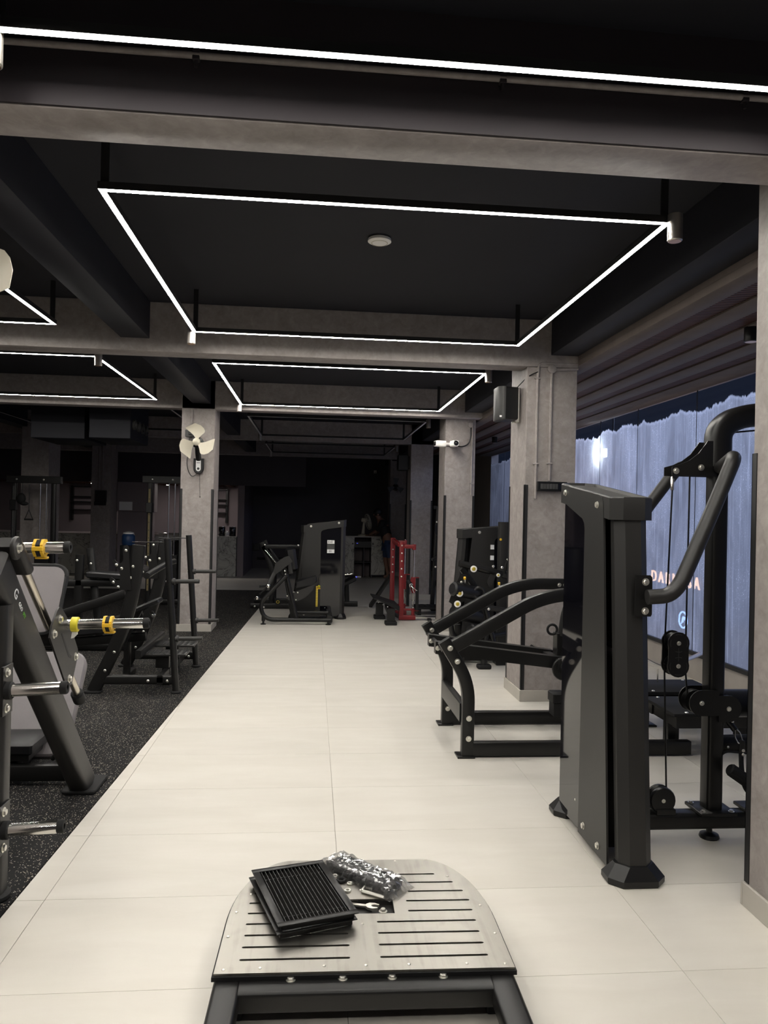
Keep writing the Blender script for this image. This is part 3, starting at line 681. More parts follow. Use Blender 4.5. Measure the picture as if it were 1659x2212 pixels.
rail = fillet([(1.475, 3.215, 1.262), (1.60, 3.205, 1.272), (1.79, 3.27, 1.63), (1.925, 3.31, 1.905), (2.02, 3.60, 1.872)], [.10, .05, .055], 8)
ob('guard_rail', MB().sweep(rail, circ(.0335, 16), up=(0.2, 1, 0.1)), 'satin', A)
rail2 = fillet([(1.475, 4.10, 1.262), (1.62, 4.11, 1.272), (1.84, 4.05, 1.66), (2.0, 4.0, 1.90), (2.03, 3.71, 1.872)], [.10, .05, .055], 8)
ob('guard_rail', MB().sweep(rail2, circ(.0335, 16), up=(0.2, 1, 0.1)), 'satin', A)
ob('rail_plate', MB().prism([(1.44, 1.17), (1.515, 1.17), (1.52, 1.18), (1.52, 1.345), (1.51, 1.355), (1.445, 1.355)], 'y', 3.262, 3.27), 'black', A)
for z in (1.325, 1.195): bolt(A, (1.488, 3.262, z), (0, -1, 0), .0125)
def cable(p0, p1, par, r=.0045): ob('cable', MB().cyl(p0, p1, r, 8), 'plastic', par)
cable((1.80, 3.66, 1.79), (1.776, 3.66, .99), A); cable((1.89, 3.66, 1.90), (1.886, 3.66, .99), A)
cable((1.776, 3.66, .88), (1.80, 3.66, .22), A); cable((1.884, 3.66, .88), (1.90, 3.66, .72), A)
cable((2.06, 3.66, 2.05), (2.75, 3.64, 2.13), A); cable((1.60, 3.655, .32), (1.74, 3.66, .17), A)
ob('cable_end', MB().lathe([(.009, 0), (.009, .06), (.006, .07)], (1.799, 3.66, 1.755)), 'chrome', A)
# floating double pulley
fp = ob('pulley_block', MB(), 'black', A) if False else None
eight = []
for i in range(13): a = -PI * .12 + PI * 1.24 * i / 12; eight.append((1.831 + .056 * math.cos(a), .990 + .056 * math.sin(a)))
for i in range(13): a = PI * .88 + PI * 1.24 * i / 12; eight.append((1.831 + .056 * math.cos(a), .876 + .056 * math.sin(a)))
pb = ob('pulley_block', MB().prism(eight, 'y', 3.622, 3.63), 'black', A); ob('pulley_block', MB().prism(eight, 'y', 3.69, 3.698), 'black', A)
for z in (.990, .876):
    ob('pulley_wheel', MB().lathe([(.05, 0), (.052, .006), (.044, .02), (.052, .034), (.05, .04)], (1.831, 3.68, z), (0, -1, 0)), 'plastic', A)
    bolt(A, (1.831, 3.622, z), (0, -1, 0), .009, kind='cap')
    for q in range(4):
        a = PI / 2 * q; m = MB(); pts = [(1.831 + .044 * math.cos(a + d), 3.6215, z + .044 * math.sin(a + d)) for d in (-.4, -.2, 0, .2, .4)]
        m.sweep(pts, rrect(.004, .001, .0004), up=(0, 1, 0)); ob('slot_mark', m, 'ink', pb)
ob('slot_mark', MB().box((1.829, 3.6212, .90), (1.833, 3.622, .965), 0), 'ink', pb)
def guard(xc, zc, r, sgn, par):
    arc = [(xc + sgn * -r * math.cos(a) * -1 if False else xc - sgn * r * math.cos(a), zc + r * math.sin(a)) for a in [-PI / 2 + PI * i / 12 for i in range(13)]]
    poly = arc + [(2.035, zc + r), (2.035, zc - r)]
    for y in (3.60, 3.712): ob('pulley_guard', MB().prism(poly, 'y', y, y + .006), 'black', par)
    ob('pulley_wheel', MB().lathe([(.055, 0), (.058, .006), (.046, .02), (.058, .034), (.055, .04)], (xc - sgn * .012, 3.68, zc), (0, -1, 0)), 'plastic', par)
    bolt(par, (xc, 3.60, zc), (0, -1, 0), .010, kind='cap')
guard(1.945, .697, .064, 1, A); guard(2.087, .668, .066, -1, A)
lp = ob('low_pulley', MB().lathe([(.062, 0), (.066, .008), (.066, .02), (.05, .034), (.066, .048), (.066, .06), (.062, .068)], (1.768, 3.69, .205), (0, -1, 0)), 'plastic', A)
bolt(A, (1.768, 3.622, .205), (0, -1, 0), .008, kind='cap')
ob('pulley_bracket', MB().box((1.73, 3.615, .135), (1.83, 3.70, .165), .004), 'black', A)
# seat side, mostly hidden by the column
ob('foot_bar', MB().cyl((2.07, 3.56, .385), (2.16, 3.55, .325), .029, 18, b=.006), 'rubber', A)
for i in range(10):
    a = 2 * PI * i / 10; d = V((.09, -.01, -.06)).normalized(); e1 = d.cross(V((0, 1, 0))).normalized(); e2 = d.cross(e1)
    o = (e1 * math.cos(a) + e2 * math.sin(a)) * .029
    ob('grip_rib', MB().cyl(V((2.078, 3.56, .38)) + o, V((2.155, 3.55, .328)) + o, .003, 6), 'rubber', A)
ob('foot_bar', MB().cyl((2.15, 3.551, .332), (2.42, 3.53, .155), .024, 16), 'black', A)
ob('foot_bar_mount', MB().box((2.20, 3.58, .141), (2.40, 3.74, .158), .004).box((2.34, 3.50, .141), (2.44, 3.60, .20), .006), 'black', A)
for x in (2.22, 2.38): bolt(A, (x, 3.60, .158), (0, 0, 1), .011)
ob('seat_beam', MB().sweep([(2.095, 3.72, .46), (2.60, 3.72, .46)], rrect(.085, .085, .03, 3)), 'black', A)
ob('beam_flange', MB().box((2.078, 3.66, .33), (2.092, 3.78, .54), .004), 'black', A)
for x in (2.13, 2.27): bolt(A, (x, 3.675, .455), (0, -1, 0), .006, kind='dome')
ob('thigh_roller', MB().cyl((2.15, 3.95, .61), (2.60, 3.95, .61), .075, 24, b=.02), 'vinyl', A)
ob('roller_post', MB().sweep([(2.50, 3.90, .46), (2.50, 3.93, .61)], rrect(.05, .05, .01), up=(1, 0, 0)), 'black', A)
ob('seat_pad', MB().box((2.42, 3.50, .50), (2.95, 3.85, .57), .02), 'vinyl', A)
# hanging cable handle (held by the machine, a thing of its own)
H_ = thing('rowing_attachment', 'black strap rowing attachment hanging from the low pulley carabiner', 'handle', (2.16, 3.60, .45))
ob('ball_stop', MB().cyl((2.10, 3.64, .605), (2.135, 3.62, .555), .016, 12, b=.004), 'plastic', H_)
for p in ((2.095, 3.63, .615), (2.118, 3.622, .60)): ob('ferrule', MB().sphere(p, .009), 'chrome', H_)
ob('carabiner', MB().sweep(fillet([(2.128, 3.61, .56), (2.122, 3.60, .525), (2.142, 3.60, .495), (2.165, 3.60, .50), (2.150, 3.605, .55), (2.136, 3.61, .563)], .012, 4), circ(.0035, 8), up=(0, 1, 0)), 'chrome', H_)
ob('strap_clip', MB().boxc((2.158, 3.60, .475), (.026, .014, .075), .006), 'plastic', H_)
for z in (.462, .442): bolt(H_, (2.162, 3.592, z), (0, -1, 0), .008, kind='dome')
ob('strap', MB().sweep(fillet([(2.155, 3.60, .45), (2.140, 3.57, .38), (2.150, 3.56, .30), (2.165, 3.55, .275)], .05), rrect(.026, .005, .002), up=(0, 1, 0)), 'rubber', H_)
ob('strap', MB().sweep(fillet([(2.155, 3.60, .45), (2.075, 3.62, .452), (2.055, 3.63, .41)], .03), rrect(.006, .02, .002), up=(0, 1, 0)), 'rubber', H_)
ob('strap', MB().sweep(fillet([(2.16, 3.60, .45), (2.25, 3.62, .43), (2.33, 3.63, .38)], .03), rrect(.006, .02, .002), up=(0, 1, 0)), 'rubber', H_)
m = MB(); m.sweep([(2.165 + i * .008, 3.55, .275) for i in range(15)], circ(1, 12), up=(0, 1, 0), scale=[.014 if i % 2 else .0165 for i in range(15)]); ob('grip', m, 'rubber', H_)

# ------------------------------------------------------------------ lever machine with bent side rails
B = thing('lever_machine', 'black plate-loaded lever machine with bent side rails beside the tiled aisle', 'gym machine', (1.4, 5.36, 0))
for y in (4.972, 5.752):
    ob('leg', MB().sweep(fillet([(1.055, y, .012), (1.055, y, .50), (.882, y, .775)], .13, 8), rrect(.082, .062, .006), up=(0, 1, 0)), 'black', B)
    ob('side_rail', MB().sweep(fillet([(.952, y, .736), (1.576, y, 1.09), (2.13, y, 1.09)], .20, 8), rrect(.084, .062, .006), up=(0, 1, 0)), 'black', B)
    ob('base_rail', MB().sweep([(1.09, y, .055), (2.60, y, .055)], rrect(.062, .09, .005)), 'black', B)
    ob('foot_plate', MB().box((.985, y - .045, 0), (1.10, y + .105 if False else y + .075, .013), .002), 'black', B)
    ob('rear_post', MB().sweep([(2.09, y, .012), (2.09, y, 1.05)], rrect(.062, .082, .006), up=(1, 0, 0)), 'black', B)
    ob('foot_plate', MB().box((2.03, y - .06, 0), (2.15, y + .06, .013), .002), 'black', B)
    for (x, z) in ((.922, .728), (.972, .640), (1.058, .262), (1.058, .128)): bolt(B, (x, y - .031, z), (0, -1, 0), .014)
    for x in (1.915, 1.96): bolt(B, (x, y - .031, 1.085), (0, -1, 0), .012)
ob('cross_tube', MB().sweep([(1.03, 5.0, .285), (1.03, 5.72, .285)], rrect(.05, .125, .005)), 'black', B)
ob('cross_tube', MB().sweep([(2.09, 5.0, .40), (2.09, 5.72, .40)], rrect(.06, .08, .005)), 'black', B)
ob('cross_tube', MB().sweep([(2.09, 5.0, 1.09), (2.09, 5.72, 1.09)], rrect(.06, .08, .005)), 'black', B)
ob('pivot_shaft', MB().cyl((.892, 4.99, .70), (.892, 5.73, .70), .016, 14), 'black', B)
for y in (5.19, 5.49):
    ob('lever_arm', MB().loft([[(.86, y - .035, .650), (.86, y + .035, .650), (.86, y + .035, .735), (.86, y - .035, .735)], [(1.79, y - .035, .542), (1.79, y + .035, .542), (1.79, y + .035, .625), (1.79, y - .035, .625)]]), 'black', B)
    bolt(B, (.875, y - .035, .69), (0, -1, 0), .013)
ob('lever_cross', MB().sweep([(1.74, 5.10, .585), (1.74, 5.60, .585)], rrect(.06, .07, .005)), 'black', B)
ob('lever_plate', MB().lathe([(.075, 0), (.08, .006), (.08, .02), (.075, .026)], (1.755, 5.14, .555), (0, -1, 0)), 'black', B)
for (y0, y1) in ((5.14, 4.84), (5.54, 5.88)):
    ob('weight_horn', MB().cyl((1.76, y0, .575), (1.76, y1, .575), .025, 16, b=.004), 'chrome', B)
    ob('horn_collar', MB().cyl((1.76, y0, .575), (1.76, y0 + (y1 - y0) * .2, .575), .034, 16, b=.004), 'rubber', B)
ob('clamp_block', MB().box((1.76, 5.28, .60), (1.84, 5.38, .78), .008), 'black', B)
ob('hose', MB().sweep(fillet([(1.80, 5.30, .76), (1.815, 5.28, .95), (1.90, 5.28, 1.10)], .1), circ(.03, 12), up=(0, 1, 0)), 'rubber', B)
ob('hose', MB().torus((1.735, 5.32, .80), (0, 1, 0), .035, .009), 'rubber', B)
ob('bump_stop', MB().box((1.845, 5.58, .10), (1.935, 5.70, .20), .004).box((1.835, 5.57, .20), (1.945, 5.71, .275), .012), 'rubber', B)
for (x0, x1, y0, y1) in ((2.44, 3.16, 4.87, 5.36), (2.50, 3.12, 5.50, 5.93)):
    ob('foot_platform', MB().box((x0, y0, .285), (x1, y1, .308), .004), 'rubber', B)
    ob('platform_frame', MB().box((x0 + .03, y0 + .03, .20), (x1 - .03, y0 + .09, .285), .004).box((x0 + .03, y1 - .09, .20), (x1 - .03, y1 - .03, .285), .004).box((x0 + .04, y0 + .06, .20), (x0 + .12, y1 - .06, .284), .004).box((x1 - .12, y0 + .06, .20), (x1 - .04, y1 - .06, .284), .004), 'black', B)
    for x in (x0 + .10, x1 - .10):
        ob('platform_leg', MB().box((x - .04, (y0 + y1) / 2 - .04, .012), (x + .04, (y0 + y1) / 2 + .04, .285), .004), 'black', B)
        ob('foot_plate', MB().box((x - .09, (y0 + y1) / 2 - .07, 0), (x + .09, (y0 + y1) / 2 + .07, .013), .003), 'black', B)
        for y in (y0 + .03, y1 - .03): bolt(B, (x, y, .308), (0, 0, 1), .012, kind='dome')
ob('hip_cradle', MB().sweep(fillet([(2.66, 5.84, .50), (2.80, 5.80, .43), (2.95, 5.80, .47), (3.16, 5.84, .545)], .08, 6), rrect(.11, .008, .003), up=(0, 0.2, 1)), 'chrome', B)
ob('cradle_hook', MB().torus((2.80, 5.79, .49), (1, 0, 0), .02, .005), 'chrome', B); ob('cradle_hook', MB().cyl((2.76, 5.80, .42), (2.76, 5.80, .315), .006, 8), 'chrome', B)

# ------------------------------------------------------------------ foreground steel platform
C = thing('steel_platform', 'brushed steel slotted foot platform on a black tube frame in the foreground', 'platform', (.2, 2.6, 0))
cx = .2015; RZ = Matrix.Translation(V((cx, 2.42, 0))) @ Matrix.Rotation(math.radians(-1.1), 4, 'Z')
hw = .4835
outl = [(-hw, 0), (hw, 0), (hw - .002, .30)]
for i in range(1, 15):
    a = PI / 2 * i / 15; outl.append((hw - .215 + .213 * math.cos(a), .30 + .475 * math.sin(a)))
outl += [(hw - .215, .775), (-hw + .215, .775)]
for i in range(1, 15):
    a = PI / 2 + PI / 2 * i / 15; outl.append((-hw + .215 + .213 * math.cos(a), .30 + .475 * math.sin(a)))
outl.append((-hw + .002, .30))
def slot(x0, x1, y, r=.0055):
    p = [(x1 + r * math.cos(a), y + r * math.sin(a)) for a in [-PI / 2 + PI * i / 4 for i in range(5)]]
    return p + [(x0 + r * math.cos(a), y + r * math.sin(a)) for a in [PI / 2 + PI * i / 4 for i in range(5)]]
holes = []
rows = [(.072, .055, .405), (.144, .055, .405), (.2155, .057, .405), (.288, .058, .407), (.36, .178, .408), (.432, .178, .410), (.504, .192, .398), (.574, .192, .370), (.643, .15, .305)]
for (y, a, b) in rows: holes += [slot(a, b, y), slot(-b, -a, y)]
holes.append([(-.125, .345), (.122, .345), (.122, .450), (-.125, .450)])
ob('steel_plate', MB().holed(outl, holes, .132, .140).xf(RZ), 'steel', C, flat=True)
ob('rubber_backing', MB().holed([(x * 1.012, (y - .38) * 1.016 + .38) for x, y in outl], [[(-.136, .334), (.133, .334), (.133, .461), (-.136, .461)]], .118, .132).xf(RZ), 'rubber', C, flat=True)
tr = MB().box((-.135, .335, .112), (.132, .46, .116), 0)
for (a, b) in (((-.135, .335), (-.125, .46)), ((.122, .335), (.132, .46)), ((-.125, .335), (.122, .345)), ((-.125, .45), (.122, .46))): tr.box((*a, .116), (*b, .1395), 0)
ob('recess_tray', tr.xf(RZ), 'satin', C, flat=True)
for x in (-.44, .44):
    ob('side_tube', MB().sweep([(x, .035 if True else 0, .085), (x, -1.9, .085)], rrect(.088, .068, .016, 3)).xf(RZ), 'black', C)
    for y in (-1.7, .04): ob('foot_pad', MB().box((x - .05, y - .06, 0), (x + .05, y + .0, .052), .006).xf(RZ), 'rubber', C)
    ob('under_rail', MB().box((x - .03 - (.02 if x > 0 else -.02), .04, .055), (x + .03 - (.02 if x > 0 else -.02), .32, .118), .004).xf(RZ), 'black', C)
ob('cross_tube', MB().sweep([(-.40, -.022, .085), (.40, -.022, .085)], rrect(.095, .068, .014, 3)).xf(RZ), 'black', C)
ob('cross_tube', MB().sweep([(-.40, -1.85, .085), (.40, -1.85, .085)], rrect(.095, .068, .014, 3)).xf(RZ), 'black', C)
ob('under_rail', MB().box((-.30, .56, .02), (.30, .64, .118), .004).xf(RZ), 'black', C)
for x in (-.26, .26): ob('foot_pad', MB().box((x - .05, .55, 0), (x + .05, .65, .025), .005).xf(RZ), 'rubber', C)
for x in (-.240, -.075, .083, .248): bolt(C, RZ @ V((x, -.006, .119)), (0, 0, 1), .0115)
for (x, y) in ((-.455, .02), (-.34, .025), (-.135, .03), (.0, .028), (.14, .028), (.33, .025), (.455, .02), (-.465, .21), (.462, .20), (-.455, .37), (.448, .39), (-.415, .50), (.36, .62), (.0, .275), (.16, .76), (.005, .52)):
    bolt(C, RZ @ V((x, y, .140)), (0, 0, 1), .0055, kind='dome', name='rivet')
# things lying on the platform
def grille(org, yaw, tilt, label):
    t = thing('vent_grille', label, 'vent grille', org, 'air vent grilles on the steel platform')
    T = Matrix.Translation(V(org)) @ Matrix.Rotation(yaw, 4, 'Z') @ Matrix.Rotation(tilt, 4, 'Y')
    w, l, b, h = .292, .435, .026, .024
    fr = MB()
    for (a, c) in (((-w / 2, -l / 2), (w / 2, -l / 2 + b)), ((-w / 2, l / 2 - b), (w / 2, l / 2)), ((-w / 2, -l / 2 + b), (-w / 2 + b, l / 2 - b)), ((w / 2 - b, -l / 2 + b), (w / 2, l / 2 - b))): fr.box((*a, h - .004), (*c, h), .001)
    ob('flange', fr.xf(T), 'black', t)
    nk = MB(); e = .014
    for (a, c) in (((-w / 2 + e, -l / 2 + e), (w / 2 - e, -l / 2 + e + .003)), ((-w / 2 + e, l / 2 - e - .003), (w / 2 - e, l / 2 - e)), ((-w / 2 + e, -l / 2 + e), (-w / 2 + e + .003, l / 2 - e)), ((w / 2 - e - .003, -l / 2 + e), (w / 2 - e, l / 2 - e))): nk.box((*a, 0), (*c, h - .004), 0)
    ob('neck', nk.xf(T), 'black', t, flat=True)
    ns = 16
    for i in range(ns):
        x = -w / 2 + b + .007 + i * (w - 2 * b - .014) / (ns - 1)
        m = MB().boxc((x, 0, h * .55), (.0028, l - 2 * b + .01, .017), 0, Matrix.Rotation(.12, 3, 'Y')); ob('slat', m.xf(T), 'satin', t, flat=True)
    for y in (-l / 2 + .075, l / 2 - .075): ob('cross_rod', MB().cyl((-w / 2 + e, y, h * .45), (w / 2 - e, y, h * .45), .0025, 8).xf(T), 'black', t)
ang = math.atan2(.078 + .202, 3.073 - 2.987)   # grille orientation
gyaw = -.24 + math.radians(0)
gv = math.atan2(-(2.58 - 2.987), -.088 + .202)
grille((-.016, 2.846, .142), .303, 0, 'black vent grille, the lower of the stacked pair on the steel platform')
grille((-.0095, 2.845, .168), .290, .012, 'black vent grille, the upper of the stacked pair on the steel platform')
pbag = thing('parts_bag', 'crinkled clear plastic bag holding a black bracket on the steel platform', 'plastic bag', (.225, 3.0, .14))
bT = Matrix.Translation(V((.232, 3.037, .1405))) @ Matrix.Rotation(math.radians(-46.3), 4, 'Z')
ob('bracket_inside', MB().box((-.165, -.048, .004), (.165, .048, .026), .004).box((-.165, -.048, .024), (.165, -.040, .034), .002).box((-.165, .040, .024), (.165, .048, .034), .002).xf(bT), 'plastic', pbag)
rnd = random.Random(3); vs_, fs_ = [], []; nx, ny = 34, 16
for sgn in (1,):
    for j in range(ny + 1):
        for i in range(nx + 1):
            u, v = -1 + 2 * i / nx, -1 + 2 * j / ny
            x, y = u * (.205 if u > 0 else .215), v * (.066 + .012 * abs(u) ** 2)
            h = .040 * (1 - max(0, (abs(u) - .76) / .24) ** 1.4) * (1 - max(0, (abs(v) - .66) / .34) ** 2) + .003
            vs_.append((x + rnd.uniform(-.003, .003), y + rnd.uniform(-.003, .003) + .02 * max(0, -u - .7), max(.002, h + rnd.uniform(-.005, .005) * (h > .01))))
    for j in range(ny):
        for i in range(nx): a = j * (nx + 1) + i; fs_.append([a, a + 1, a + nx + 2, a + nx + 1])
ob('film', MB().add(vs_, fs_).xf(bT), 'film', pbag, flat=True)
t = thing('hex_key', 'bright L-shaped hex key lying beside the plastic bag', 'hex key', (.25, 2.90, .14))
ob('shaft', MB().sweep(fillet([(.233, 2.950, .147), (.219, 2.918, .147), (.300, 2.864, .147)], .008, 4), circ(.0062, 6)), 'zinc', t)
t = thing('spanner', 'open-ended spanner lying in the black recess of the platform', 'wrench', (.24, 2.82, .116))
sT = Matrix.Translation(V((.186, 2.857, .124))) @ Matrix.Rotation(math.radians(-17), 4, 'Z')
ob('handle', MB().prism([(-.16, -.009), (.05, -.007), (.05, .007), (-.16, .009)], 'z', 0, .006, .001).xf(sT), 'zinc', t)
jaw = [(.045, -.007), (.056, -.018), (.075, -.021), (.094, -.013), (.090, -.007), (.072, -.008), (.066, 0), (.072, .008), (.092, .009), (.094, .015), (.075, .021), (.056, .018), (.045, .007)]
ob('jaw', MB().prism(jaw, 'z', -.001, .008).xf(sT), 'zinc', t)
t = thing('recess_bolt', 'zinc bolt and washer at the right end of the platform recess', 'bolt', (.30, 2.80, .116))
ob('washer', MB().lathe([(.016, 0), (.016, .002), (.008, .003)], (.293, 2.822, .116)), 'zinc', t); ob('head', MB().lathe([(.010, .002), (.010, .010), (.008, .012)], (.293, 2.822, .116), n=6), 'zinc', t)
for (x, y, r, mt, l) in ((.143, 3.012, .021, 'rubber', 'black rubber washer beside the plastic bag'), (.119, 3.052, .013, 'zinc', 'small zinc washer nearest the bag corner'), (.165, 2.932, .014, 'zinc', 'zinc washer lying between grille and hex key'), (.176, 2.988, .012, 'zinc', 'small zinc spring washer beside the rubber washer')):
    t = ob('washer', MB().torus((x, y, .140 + r * .28), (0, 0, 1), r * .72, r * .28, 18, 8), mt); t['label'] = l; t['category'] = 'washer'

# ------------------------------------------------------------------ left: bench rack
RB = .004   # top of the rubber floor
R_ = thing('bench_rack', 'black olympic bench rack with plate pegs at the edge of the rubber floor', 'weight rack', (-1.45, 7.3, RB))
for k, y in enumerate((6.775, 7.915)):
    ob('front_upright', MB().sweep(fillet([(-1.865, y, RB + .012), (-1.655, y, .46), (-1.545, y, .85), (-1.506, y, 1.29)], .25, 6), rrect(.115, .055, .02, 3), up=(0, 1, 0)), 'black', R_)
    ob('rear_post', MB().sweep([(-1.160, y - .02, RB + .012), (-1.262, y - .02, 1.35)], circ(.030, 16), up=(0, 1, 0)), 'black', R_)
    ob('base_tube', MB().sweep([(-1.80, y, .118), (-1.185, y, .118)], rrect(.05, .082, .018, 3)), 'black', R_)
    ob('foot', MB().prism(rrect(.15, .09, .03, 4), 'z', RB, RB + .02, .004).xf(Matrix.Translation(V((-1.865, y, 0)))), 'rubber', R_)
    ob('foot', MB().lathe([(.042, 0), (.046, .004), (.046, .014), (.036, .022)], (-1.16, y - .02, RB)), 'rubber', R_)
    for z in (.978, .478):
        xp = -1.160 - (z / 1.35) * .102
        ob('plate_peg', MB().cyl((xp + .02, y - .02, z), (xp + .255, y - .02, z + .004), .0185, 14, b=.003), 'satin', R_)
        ob('peg_collar', MB().cyl((xp + .018, y - .02, z), (xp + .05, y - .02, z), .029, 16, b=.004), 'satin', R_)
        bolt(R_, (xp - .03, y - .02, z), (-1, 0, 0), .010, kind='dome')
    hk = [(-1.555, .90), (-1.585, 1.27), (-1.60, 1.292), (-1.625, 1.285), (-1.632, 1.255), (-1.628, 1.16), (-1.645, 1.135), (-1.672, 1.130), (-1.69, 1.15), (-1.705, 1.165), (-1.722, 1.15), (-1.71, 1.115), (-1.665, 1.08), (-1.648, 1.01), (-1.655, .985), (-1.69, .98), (-1.712, 1.0), (-1.728, 1.012), (-1.742, .995), (-1.73, .96), (-1.68, .925), (-1.65, .90)]
    ob('bar_hook', MB().prism(hk, 'y', y - .04, y - .028), 'black', R_)
    for (x, z) in ((-1.608, 1.243), (-1.684, 1.118), (-1.640, 1.087), (-1.708, .968), (-1.665, .927)): bolt(R_, (x, y - .04, z), (0, -1, 0), .013, kind='dome')
    for (x, z) in ((-1.548, 1.104), (-1.568, 1.007), (-1.69, .36), (-1.765, .20)): bolt(R_, (x, y - .028, z), (0, -1, 0), .013, kind='dome')
    for x in (-1.40, -1.235): bolt(R_, (x, y - .026, .11), (0, -1, 0), .013, kind='dome')
    ob('top_rod', MB().cyl((-1.565, y, 1.316), (-1.27, y, 1.318), .0045, 8), 'satin', R_)
ob('cross_tube', MB().sweep(fillet([(-1.44, 6.80, 1.02), (-1.46, 7.1, 1.025), (-1.42, 7.62, 1.075), (-1.40, 7.89, 1.08)], .1), circ(.028, 14), up=(1, 0, 0)), 'black', R_)
ob('cross_tube', MB().sweep([(-1.50, 6.80, .33), (-1.50, 7.89, .33)], rrect(.05, .07, .01), up=(0, 0, 1)), 'black', R_)
ob('cross_tube', MB().sweep([(-1.30, 6.75, .118), (-1.30, 7.89, .118)], rrect(.05, .082, .01), up=(0, 0, 1)), 'black', R_)
for (y0, y1) in ((6.965, 7.215), (7.435, 7.695)):
    st = ob('step_plate', MB().box((-1.515, y0, .285), (-1.115, y1, .302), .003), 'satin', R_)
    for i in range(7): ob('tread_rib', MB().box((-1.49 + i * .055, y0 + .02, .301), (-1.465 + i * .055, y1 - .02, .306), .002), 'rubber', st)
    ob('step_bracket', MB().box((-1.40, (y0 + y1) / 2 - .03, .16), (-1.28, (y0 + y1) / 2 + .03, .286), .004), 'black', R_)
    ob('step_bracket', MB().box((-1.34, (y0 + y1) / 2 - .03, RB), (-1.27, (y0 + y1) / 2 + .03, .16), .004), 'black', R_)
# bench inside the rack
bn = thing('flat_bench', 'black padded bench pushed into the rack', 'bench', (-2.0, 7.35, RB))
ob('pad', MB().boxc((-2.12, 7.35, .46), (1.15, .30, .075), .025, Matrix.Rotation(-.10, 3, 'Y')), 'vinyl', bn)
ob('beam', MB().sweep([(-2.75, 7.35, .30), (-1.55, 7.35, .40)], rrect(.06, .08, .008)), 'black', bn)
ob('leg', MB().sweep([(-2.62, 7.35, .03), (-2.62, 7.35, .32)], rrect(.06, .06, .008), up=(1, 0, 0)), 'black', bn); ob('leg', MB().sweep([(-1.72, 7.35, .03), (-1.72, 7.35, .38)], rrect(.06, .06, .008), up=(1, 0, 0)), 'black', bn)
ob('cross_foot', MB().sweep([(-2.62, 7.05, .03), (-2.62, 7.65, .03)], rrect(.06, .05, .008)), 'black', bn); ob('cross_foot', MB().sweep([(-1.72, 7.1, .03), (-1.72, 7.6, .03)], rrect(.06, .05, .008)), 'black', bn)
ob('end_pad', MB().boxc((-1.50, 7.15, .72), (.26, .20, .05), .02, Matrix.Rotation(-.42, 3, 'Y')), 'vinyl', bn)
ob('end_post', MB().sweep([(-1.72, 7.18, .36), (-1.56, 7.15, .70)], rrect(.05, .05, .008), up=(0, 1, 0)), 'black', bn)
ob('adjust_knob', MB().cyl((-1.46, 7.12, .66), (-1.43, 7.09, .63), .022, 14, b=.005), 'chrome', bn)

# ------------------------------------------------------------------ left: 45 degree leg press
L_ = thing('leg_press', 'charcoal 45 degree leg press with chrome weight horns at the left edge', 'gym machine', (-1.5, 4.0, RB))
ry = lambda s: V((0, 4.47 - s * .715, .05 + s * .735))      # along the rail, s in metres*~1.02
for x in (-1.275, -2.02):
    p0 = V((x, 4.47, .02)); p1 = V((x, 3.15, 1.365))
    ob('rail_tube', MB().sweep([p0, p1], rrect(.105, .155, .03, 3), up=(0, .72, .69)), 'satin', L_)
    ob('guide_rod', MB().cyl((x - .0, 3.42, 1.40), (x - .0, 4.36, .54), .020, 14), 'rod', L_)
    ob('rod_mount', MB().cyl((x, 4.31, .583), (x, 4.37, .527), .034, 16, b=.006), 'rubber', L_)
    ob('rod_mount', MB().cyl((x, 3.38, 1.437), (x, 3.44, 1.38), .03, 16, b=.006), 'black', L_)
    ob('rail_foot', MB().prism(rrect(.19, .28, .03, 3), 'z', RB, RB + .022, .006).xf(Matrix.Translation(V((x + .005, 4.49, 0)))), 'rubber', L_)
    ob('rear_post', MB().sweep([(x + .010, 3.22, RB + .01), (x + .010, 3.22, 1.20)], rrect(.09, .09, .02, 3), up=(1, 0, 0)), 'satin', L_)
    ob('post_foot', MB().lathe([(.062, 0), (.068, .006), (.068, .02), (.055, .028)], (x + .010, 3.22, RB)), 'rubber', L_)
s = 1
for z in (.862, .302):
    ob('horn_plate', MB().box((-1.221, 3.135, z - .10), (-1.211, 3.235, z + .10), .003), 'black', L_)
    for dz in (.072, -.072): bolt(L_, (-1.211, 3.17, z + dz), (1, 0, 0), .014)
    ob('storage_horn', MB().cyl((-1.213, 3.165, z), (-.995, 3.165, z + .012), .0255, 18), 'chrome', L_)
    ob('horn_collar', MB().cyl((-1.213, 3.165, z), (-1.185, 3.165, z + .001), .036, 18, b=.004), 'rubber', L_)
    ob('horn_cap', MB().lathe([(.026, 0), (.027, .02), (.024, .026), (.012, .026), (.011, .012)], (-.998, 3.165, z + .012), (1, 0, .05)), 'rubber', L_)
ob('storage_horn', MB().cyl((-1.30, 3.40, 1.421), (-1.068, 3.40, 1.428), .0255, 18), 'chrome', L_)
ob('horn_cap', MB().lathe([(.026, 0), (.027, .02), (.024, .026), (.012, .026), (.011, .012)], (-1.071, 3.40, 1.428), (1, 0, .03)), 'rubber', L_)
ob('storage_horn', MB().cyl((-1.75, 3.40, 1.409), (-1.30, 3.40, 1.421), .0255, 18), 'chrome', L_)
pv = ob('pivot_disc', MB().lathe([(.045, 0), (.048, .004), (.048, .014), (.045, .018)], (-1.212, 3.215, 1.432), (1, 0, 0)), 'satin', L_)
bolt(L_, (-1.194, 3.215, 1.432), (1, 0, 0), .016)
ob('pivot_arm', MB().sweep([(-1.235, 3.22, 1.455), (-1.235, 3.36, 1.33)], rrect(.05, .10, .02, 3), up=(1, 0, 0)), 'satin', L_)
